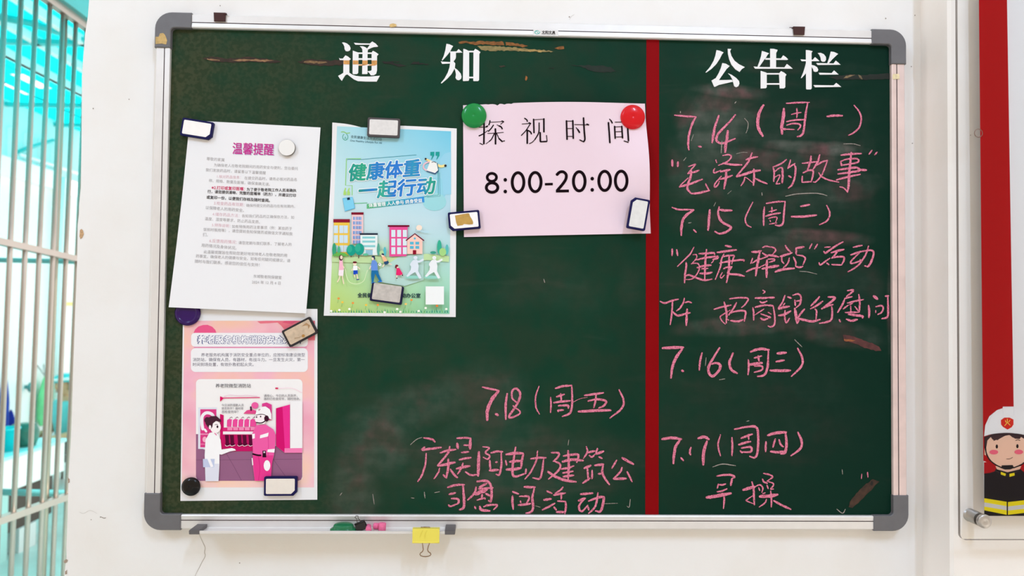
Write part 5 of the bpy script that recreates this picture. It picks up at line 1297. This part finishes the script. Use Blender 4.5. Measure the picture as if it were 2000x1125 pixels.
for py, h in ((71, .05), (196, .05), (235, .06)):
    y = R(80, py).y; zc_ = zr - .05
    m = MB(); m.box((-7, y - .03, zr - .07), (-2.12, y + .03, zr - .03), tq); m.build('beam', root)
for sx_ in (R(20, 100).x, R(60, 120).x, R(100, 30).x, R(20, 40).x):
    m = MB(); m.box((sx_ - .025, .35, zr - .07), (sx_ + .025, yend + .5, zr - .004), mat('pale_steel', (205, 214, 212), .4)); m.build('purlin', root)
m = MB(); m.tube([R(0, 22) - Vector((0, 0, .04)), R(60, 35) - Vector((0, 0, .04)), R(160, 68) - Vector((0, 0, .04))], .03, tq, 8); m.build('diagonal_beam', root)
# turquoise pipe frame parallel to the building
YP = 2.7
root = thing('pipe_railing', 'turquoise pipe railing crossing behind the grille', 'railing', (P(60, 960, YP).x, YP, GZ))
for (xa, ya_), (xb, yb_), r in (((-40, 507), (230, 513), .013), ((-40, 960), (230, 966), .017)):
    m = MB(); m.tube([P(xa, ya_, YP), P((xa + xb) / 2, (ya_ + yb_) / 2, YP), P(xb, yb_, YP)], r, tqd, 10); m.build('pipe', root)
for x in (-120, 225):
    p = P(x, 960, YP); m = MB(); m.tube([(p.x, YP, GZ), (p.x, YP, P(x, 500, YP).z)], .02, tqd, 10); m.build('post', root)
# white downpipe
p = PX(115, 560, XW + .09)
m = MB(); m.tube([(XW + .09, p.y, GZ + .02), (XW + .09, p.y, 1.4), (XW + .09, p.y, wz2 - .04)], .045, mat('white_pvc', (240, 248, 248), .4), 14)
tag(m.build('downpipe', loc=(XW + .09, p.y, GZ)), 'white vertical drainpipe on the courtyard wall', 'pipe')
# small yellow sign
q = [PX(x, y, XW + .004) for x, y in ((128, 590), (144, 590), (144, 597), (128, 597))]
m = MB(); m.prism(q, (.01, 0, 0), mat('yellow_sign', (244, 216, 130), .5)); tag(m.build('wall_sign', loc=q[0]), 'small yellow plate on the courtyard wall', 'sign')
# trough sink on a support
XS = -3.55
def Sx(px, py): return PX(px, py, XS)
ztop_ = Sx(40, 889).z; zbt = Sx(60, 944).z
y0_, y1_ = Sx(-60, 900).y, Sx(126, 870).y
root = thing('trough_sink', 'white trough sink with a dark open base beyond the grille', 'sink', (XS, (y0_ + y1_) / 2, GZ))
sw = mat('white_ceramic', (240, 240, 236), .35)
m = MB(); m.box((XS - .36, y0_, zbt), (XS, y1_, ztop_), sw); m.build('basin', root)
m = MB(); m.box((XS - .38, y0_ - .02, ztop_), (XS + .02, y1_ + .02, ztop_ + .022), mat('aqua_rim', (170, 236, 236), .4)); m.build('rim', root)
dkb = mat('recess_shade_brown', (74, 60, 52), .7)
m = MB(); m.box((XS - .32, Sx(28, 960).y, Sx(60, 1028).z), (XS - .06, y1_ - .05, zbt), dkb); m.build('base_recess_shade', root)  # solid dark block, the shade of the open base put into its colour
m = MB(); m.box((XS - .32, y0_, GZ), (XS - .03, Sx(24, 1000).y, zbt), mat('pale_teal_tile', (168, 212, 206), .4)); m.build('pedestal', root)
m = MB(); m.box((XS - .32, Sx(48, 1050).y, GZ), (XS - .04, Sx(80, 1050).y, Sx(60, 1028).z), mat('pale_grey_box', (214, 218, 216), .6)); m.build('lower_panel', root)
# cyan buckets on the sink
bq = mat('cyan_plastic', (10, 206, 214), .35)
for px, r, h, lab in ((17, .075, .20, 'cyan plastic bucket on the sink, the left one'), (49, .085, .16, 'cyan plastic bucket on the sink, the right one')):
    p = Sx(px, 880); c = Vector((XS - .14, p.y, ztop_ + .022))
    root = thing('bucket', lab, 'bucket', c, 'cyan buckets')
    m = MB(); m.lathe(c, (0, 0, 1), [(0, 0), (r * .8, 0), (r, h), (r * 1.06, h), (r * 1.06, h + .012), (r * .94, h + .012), (r * .76, .01), (0, .01)], bq, 24); m.build('pail', root)
p = Sx(80, 878); c = Vector((XS - .13, p.y, ztop_ + .022))
m = MB(); m.lathe(c, (0, 0, 1), [(0, 0), (.075, 0), (.095, .05), (.10, .12), (.08, .17), (0, .175)], mat('dark_green_plastic', (44, 108, 92), .5, noise=(20, .2)), 20)
tag(m.build('basin', loc=c), 'dark green rounded pot on the right end of the sink', 'pot')
# tap
p = Sx(60, 755); yT = PX(58, 757, XW + .08).y; zT = PX(58, 757, XW + .08).z
root = thing('wall_tap', 'turquoise tap on the white courtyard wall', 'tap', (XW, yT, zT))
m = MB(); m.tube([(XW, yT + .06, zT), (XW + .06, yT + .05, zT), (XW + .10, yT, zT), (XW + .10, yT - .01, zT - .05)], .022, tqd, 10); m.build('spout', root)
m = MB(); m.lathe((XW + .10, yT - .03, zT + .01), (1, 0, 0), [(0, 0), (.05, 0), (.05, .02), (0, .02)], tqd, 16); m.build('tap_wheel', root)
# green and blue cloths hung on the wall
def cloth(lab, px, py0, py1, wpx, c, X):
    a_, b_ = PX(px, py0, X), PX(px, py1, X); w_ = abs(PX(px + wpx / 2, py1, X).y - b_.y)
    m = MB(); n = 12; prof_ = []
    for i in range(n + 1):
        t = i / n; rr_ = w_ * (.12 + .88 * min(1, t * 2.2) ** .7) * (1 if t < .86 else 1 - (t - .86) * 3.2)
        prof_.append((t, max(rr_, .004)))
    g = {}
    for i, (t, rr_) in enumerate(prof_):
        for j in range(16):
            an = 2 * math.pi * j / 16; k = 1 + .18 * math.sin(3 * an + 1)
            g[i, j] = len(m.v); m.v.append(Vector((X + .05 + .04 * math.cos(an) * k * min(1, rr_ / w_), a_.y + rr_ * math.sin(an) * k, a_.z + (b_.z - a_.z) * t)))
    mi = m.mi_(c)
    for i in range(n):
        for j in range(16): m.f.append((g[i, j], g[i, (j+1) % 16], g[i+1, (j+1) % 16], g[i+1, j])); m.mi.append(mi); m.sm.append(True)
    return tag(m.build('hanging_cloth', loc=a_), lab, 'cloth', 'cloths hung on the courtyard wall')
cloth('green cloth hung on a string on the courtyard wall', 79, 735, 830, 19, mat('green_cloth', (120, 206, 142), .8, noise=(9, .15)), XW + .02)
cloth('blue cloth hung at the far left of the courtyard wall', 0, 722, 850, 13, mat('blue_cloth', (24, 64, 170), .8, noise=(9, .15)), XW + .02)
cloth('small dark blue cloth hung just right of the larger blue one', 12, 800, 850, 9, mat('navy_cloth', (20, 40, 150), .8, noise=(9, .15)), XW + .02)
a_ = PX(79, 712, XW); b_ = PX(79, 738, XW)
m = MB(); m.tube([a_ + Vector((.0, -.06, .0)), b_ + Vector((.05, 0, .02)), a_ + Vector((0, .06, 0))], .006, mat('grey_string', (170, 160, 158), .8), 6)
tag(m.build('hanging_string', loc=a_), 'thin grey string above the green cloth', 'string')
# person sitting at the far end, mostly behind the pier
YS_ = PX(130, 760, -4.5).y
def H(px, py, dy=0): return P(px, py, YS_ + dy)
def skin_mesh(name, nodes, edges, mm, root, root_i=0, sub=2):
    me = bpy.data.meshes.new(name); o0 = root_loc(root)
    me.from_pydata([Vector(p) - o0 for p, r in nodes], edges, []); me.materials.append(mm)
    o = bpy.data.objects.new(name, me); COL.objects.link(o); o.parent = root
    s_ = o.modifiers.new('skin', 'SKIN'); s_.use_smooth_shade = True
    for v, (p, r) in zip(me.skin_vertices[0].data, nodes):
        v.radius = r if isinstance(r, tuple) else (r, r); v.use_root = False
    me.skin_vertices[0].data[root_i].use_root = True
    u = o.modifiers.new('smooth', 'SUBSURF'); u.levels = sub; u.render_levels = sub
    return o
hd = H(127, 752); hip = Vector((hd.x + .02, hd.y + .06, hd.z - .62)); floor_z = 0.0
root = thing('person', 'person in a turquoise cap seated past the grille, half hidden by the wall edge', 'person', (hip.x, hip.y, GZ))
skin_c = mat('skin_tone', (206, 160, 122), .6)
f = Vector((-.45, -.89, 0)).normalized(); sd_ = Vector((.89, -.45, 0)).normalized()      # facing, and the near side
nk = hd - f * .02 - Vector((0, 0, .14)); ch = nk - f * .03 - Vector((0, 0, .16)); wa = hip + Vector((0, 0, .16))
nod = [(hip, (.14, .11)), (wa, (.13, .10)), (ch, (.15, .10)), (nk, (.055, .055)), (nk + Vector((0, 0, .07)), (.05, .05))]
edg = [(0, 1), (1, 2), (2, 3), (3, 4)]
for s_ in (-1, 1):
    sh_ = ch + sd_ * s_ * .17 + Vector((0, 0, .08)); el = sh_ + f * .06 - Vector((0, 0, .27)) + sd_ * s_ * .03; wr_ = el + f * .22 - Vector((0, 0, .03)) - sd_ * s_ * .06
    k = len(nod); nod += [(sh_, .055), (el, .042), (wr_, .032), (wr_ + f * .08, .034)]; edg += [(2, k), (k, k+1), (k+1, k+2), (k+2, k+3)]
    kn = hip + f * .42 + sd_ * s_ * .10 - Vector((0, 0, .02)); an = Vector((kn.x, kn.y, GZ + .07)) - f * .02; to = an + f * .16; to.z = GZ + .035
    h0 = hip + sd_ * s_ * .09
    k = len(nod); nod += [(h0, .085), (kn, .062), (an, .042), (to, .035)]; edg += [(0, k), (k, k+1), (k+1, k+2), (k+2, k+3)]
skin_mesh('body', nod, edg, skin_c, root)
# head with a face
m = MB(); base = len(m.v); n1, n2 = 20, 28; mi = m.mi_(skin_c)
for i in range(n1 + 1):
    th = math.pi * i / n1
    for j in range(n2):
        ph = 2 * math.pi * j / n2; x = math.sin(th) * math.cos(ph); y = math.sin(th) * math.sin(ph); zc_ = math.cos(th)
        rx = .098; 
        if zc_ < 0: rx *= 1 - .28 * zc_ * zc_
        k = 1.0
        if x > .8: k += .16 * math.exp(-((y / .16) ** 2)) * math.exp(-(((zc_ + .12) / .2) ** 2)) - .05 * math.exp(-(((abs(y) - .34) / .14) ** 2)) * math.exp(-(((zc_ - .08) / .12) ** 2))
        m.v.append(hd + f * x * rx * k + sd_ * y * .076 * (1 if zc_ > -.2 else 1 + .15 * (zc_ + .2)) + Vector((0, 0, zc_ * .122)))
for i in range(n1):
    for j in range(n2): m.f.append((i*n2+j, i*n2+(j+1) % n2, (i+1)*n2+(j+1) % n2, (i+1)*n2+j)); m.mi.append(mi); m.sm.append(True)
for s_ in (-1, 1):
    m.lathe(hd + f * .082 + sd_ * s_ * .030 + Vector((0, 0, .010)), f, [(0, -.004), (.010, -.002), (.009, .003), (0, .005)], mat('eye_dark', (40, 30, 26), .3), 10)
    m.lathe(hd + sd_ * s_ * .070 - f * .01 + Vector((0, 0, -.01)), sd_ * s_, [(0, 0), (.026, 0), (.03, .012), (.018, .016), (0, .012)], skin_c, 14)
m.tube([hd + f * .082 + sd_ * .022 - Vector((0, 0, .062)), hd + f * .090 - Vector((0, 0, .064)), hd + f * .082 - sd_ * .022 - Vector((0, 0, .062))], .005, mat('lip', (150, 90, 80), .5), 6)
m.build('head', root)
m = MB(); m.lathe(hd - f * .012 + Vector((0, 0, .0)), (0, 0, 1), [(.096, -.05), (.106, .0), (.108, .03), (.10, .05)], mat('grey_hair', (150, 148, 132), .8, noise=(60, .2)), 24)
for v in m.v:
    d_ = (v - hd); 
    if d_.dot(f) > .04 and d_.z < .03: v -= f * .05
m.build('hair', root)
m = MB(); tqc = mat('turquoise_cap', (60, 190, 192), .7, noise=(30, .12))
m.lathe(hd + Vector((0, 0, .035)), Vector((-.1, 0, 1)), [(.110, 0), (.112, .030), (.098, .060), (.06, .082), (0, .09)], tqc, 28)
m.lathe(hd + Vector((0, 0, .052)), Vector((-.1, 0, 1)), [(.112, 0), (.117, .004), (.114, .024), (.108, .028)], mat('white_cap_band', (226, 240, 238), .7), 28)
m.build('cap', root)
sh_m = mat('white_turquoise_shirt', (216, 238, 236), .8)
nod = [(hip + Vector((0, 0, .05)), (.155, .125)), (wa, (.148, .118)), (ch, (.168, .118)), (nk - Vector((0, 0, .03)), (.075, .075))]; edg = [(0, 1), (1, 2), (2, 3)]
for s_ in (-1, 1):
    a_ = ch + sd_ * s_ * .17 + Vector((0, 0, .08)); b_ = a_ + f * .04 - Vector((0, 0, .18)) + sd_ * s_ * .02; k = len(nod); nod += [(a_, .075), (b_, .068)]; edg += [(2, k), (k, k+1)]
skin_mesh('shirt', nod, edg, mat('turquoise_shirt', (108, 200, 200), .8), root)
nod = [(hip, (.158, .128)), (hip + Vector((0, 0, .07)), (.152, .122))]; edg = [(0, 1)]
for s_ in (-1, 1):
    h0 = hip + sd_ * s_ * .09; kn = hip + f * .42 + sd_ * s_ * .10 - Vector((0, 0, .02)); an = Vector((kn.x, kn.y, GZ + .12)) - f * .02
    k = len(nod); nod += [(h0, .10), (kn, .078), (an, .058)]; edg += [(0, k), (k, k+1), (k+1, k+2)]
skin_mesh('trousers', nod, edg, mat('dark_trousers', (58, 62, 60), .8), root)
sz = hip.z - .135
root = thing('stool', 'low grey stool under the seated person', 'stool', (hip.x, hip.y, GZ))
m = MB(); m.box((hip.x - .17, hip.y - .17, sz - .03), (hip.x + .17, hip.y + .17, sz), mat('grey_seat', (120, 122, 120), .6)); m.build('seat', root)
for sx_ in (-1, 1):
    for sy_ in (-1, 1):
        m = MB(); m.tube([(hip.x + sx_ * .14, hip.y + sy_ * .14, GZ), (hip.x + sx_ * .13, hip.y + sy_ * .13, sz - .03)], .014, stl, 8); m.build('leg', root)

# the helper used to set type is not part of the scene
bpy.data.objects.remove(_to); bpy.data.curves.remove(_tc)
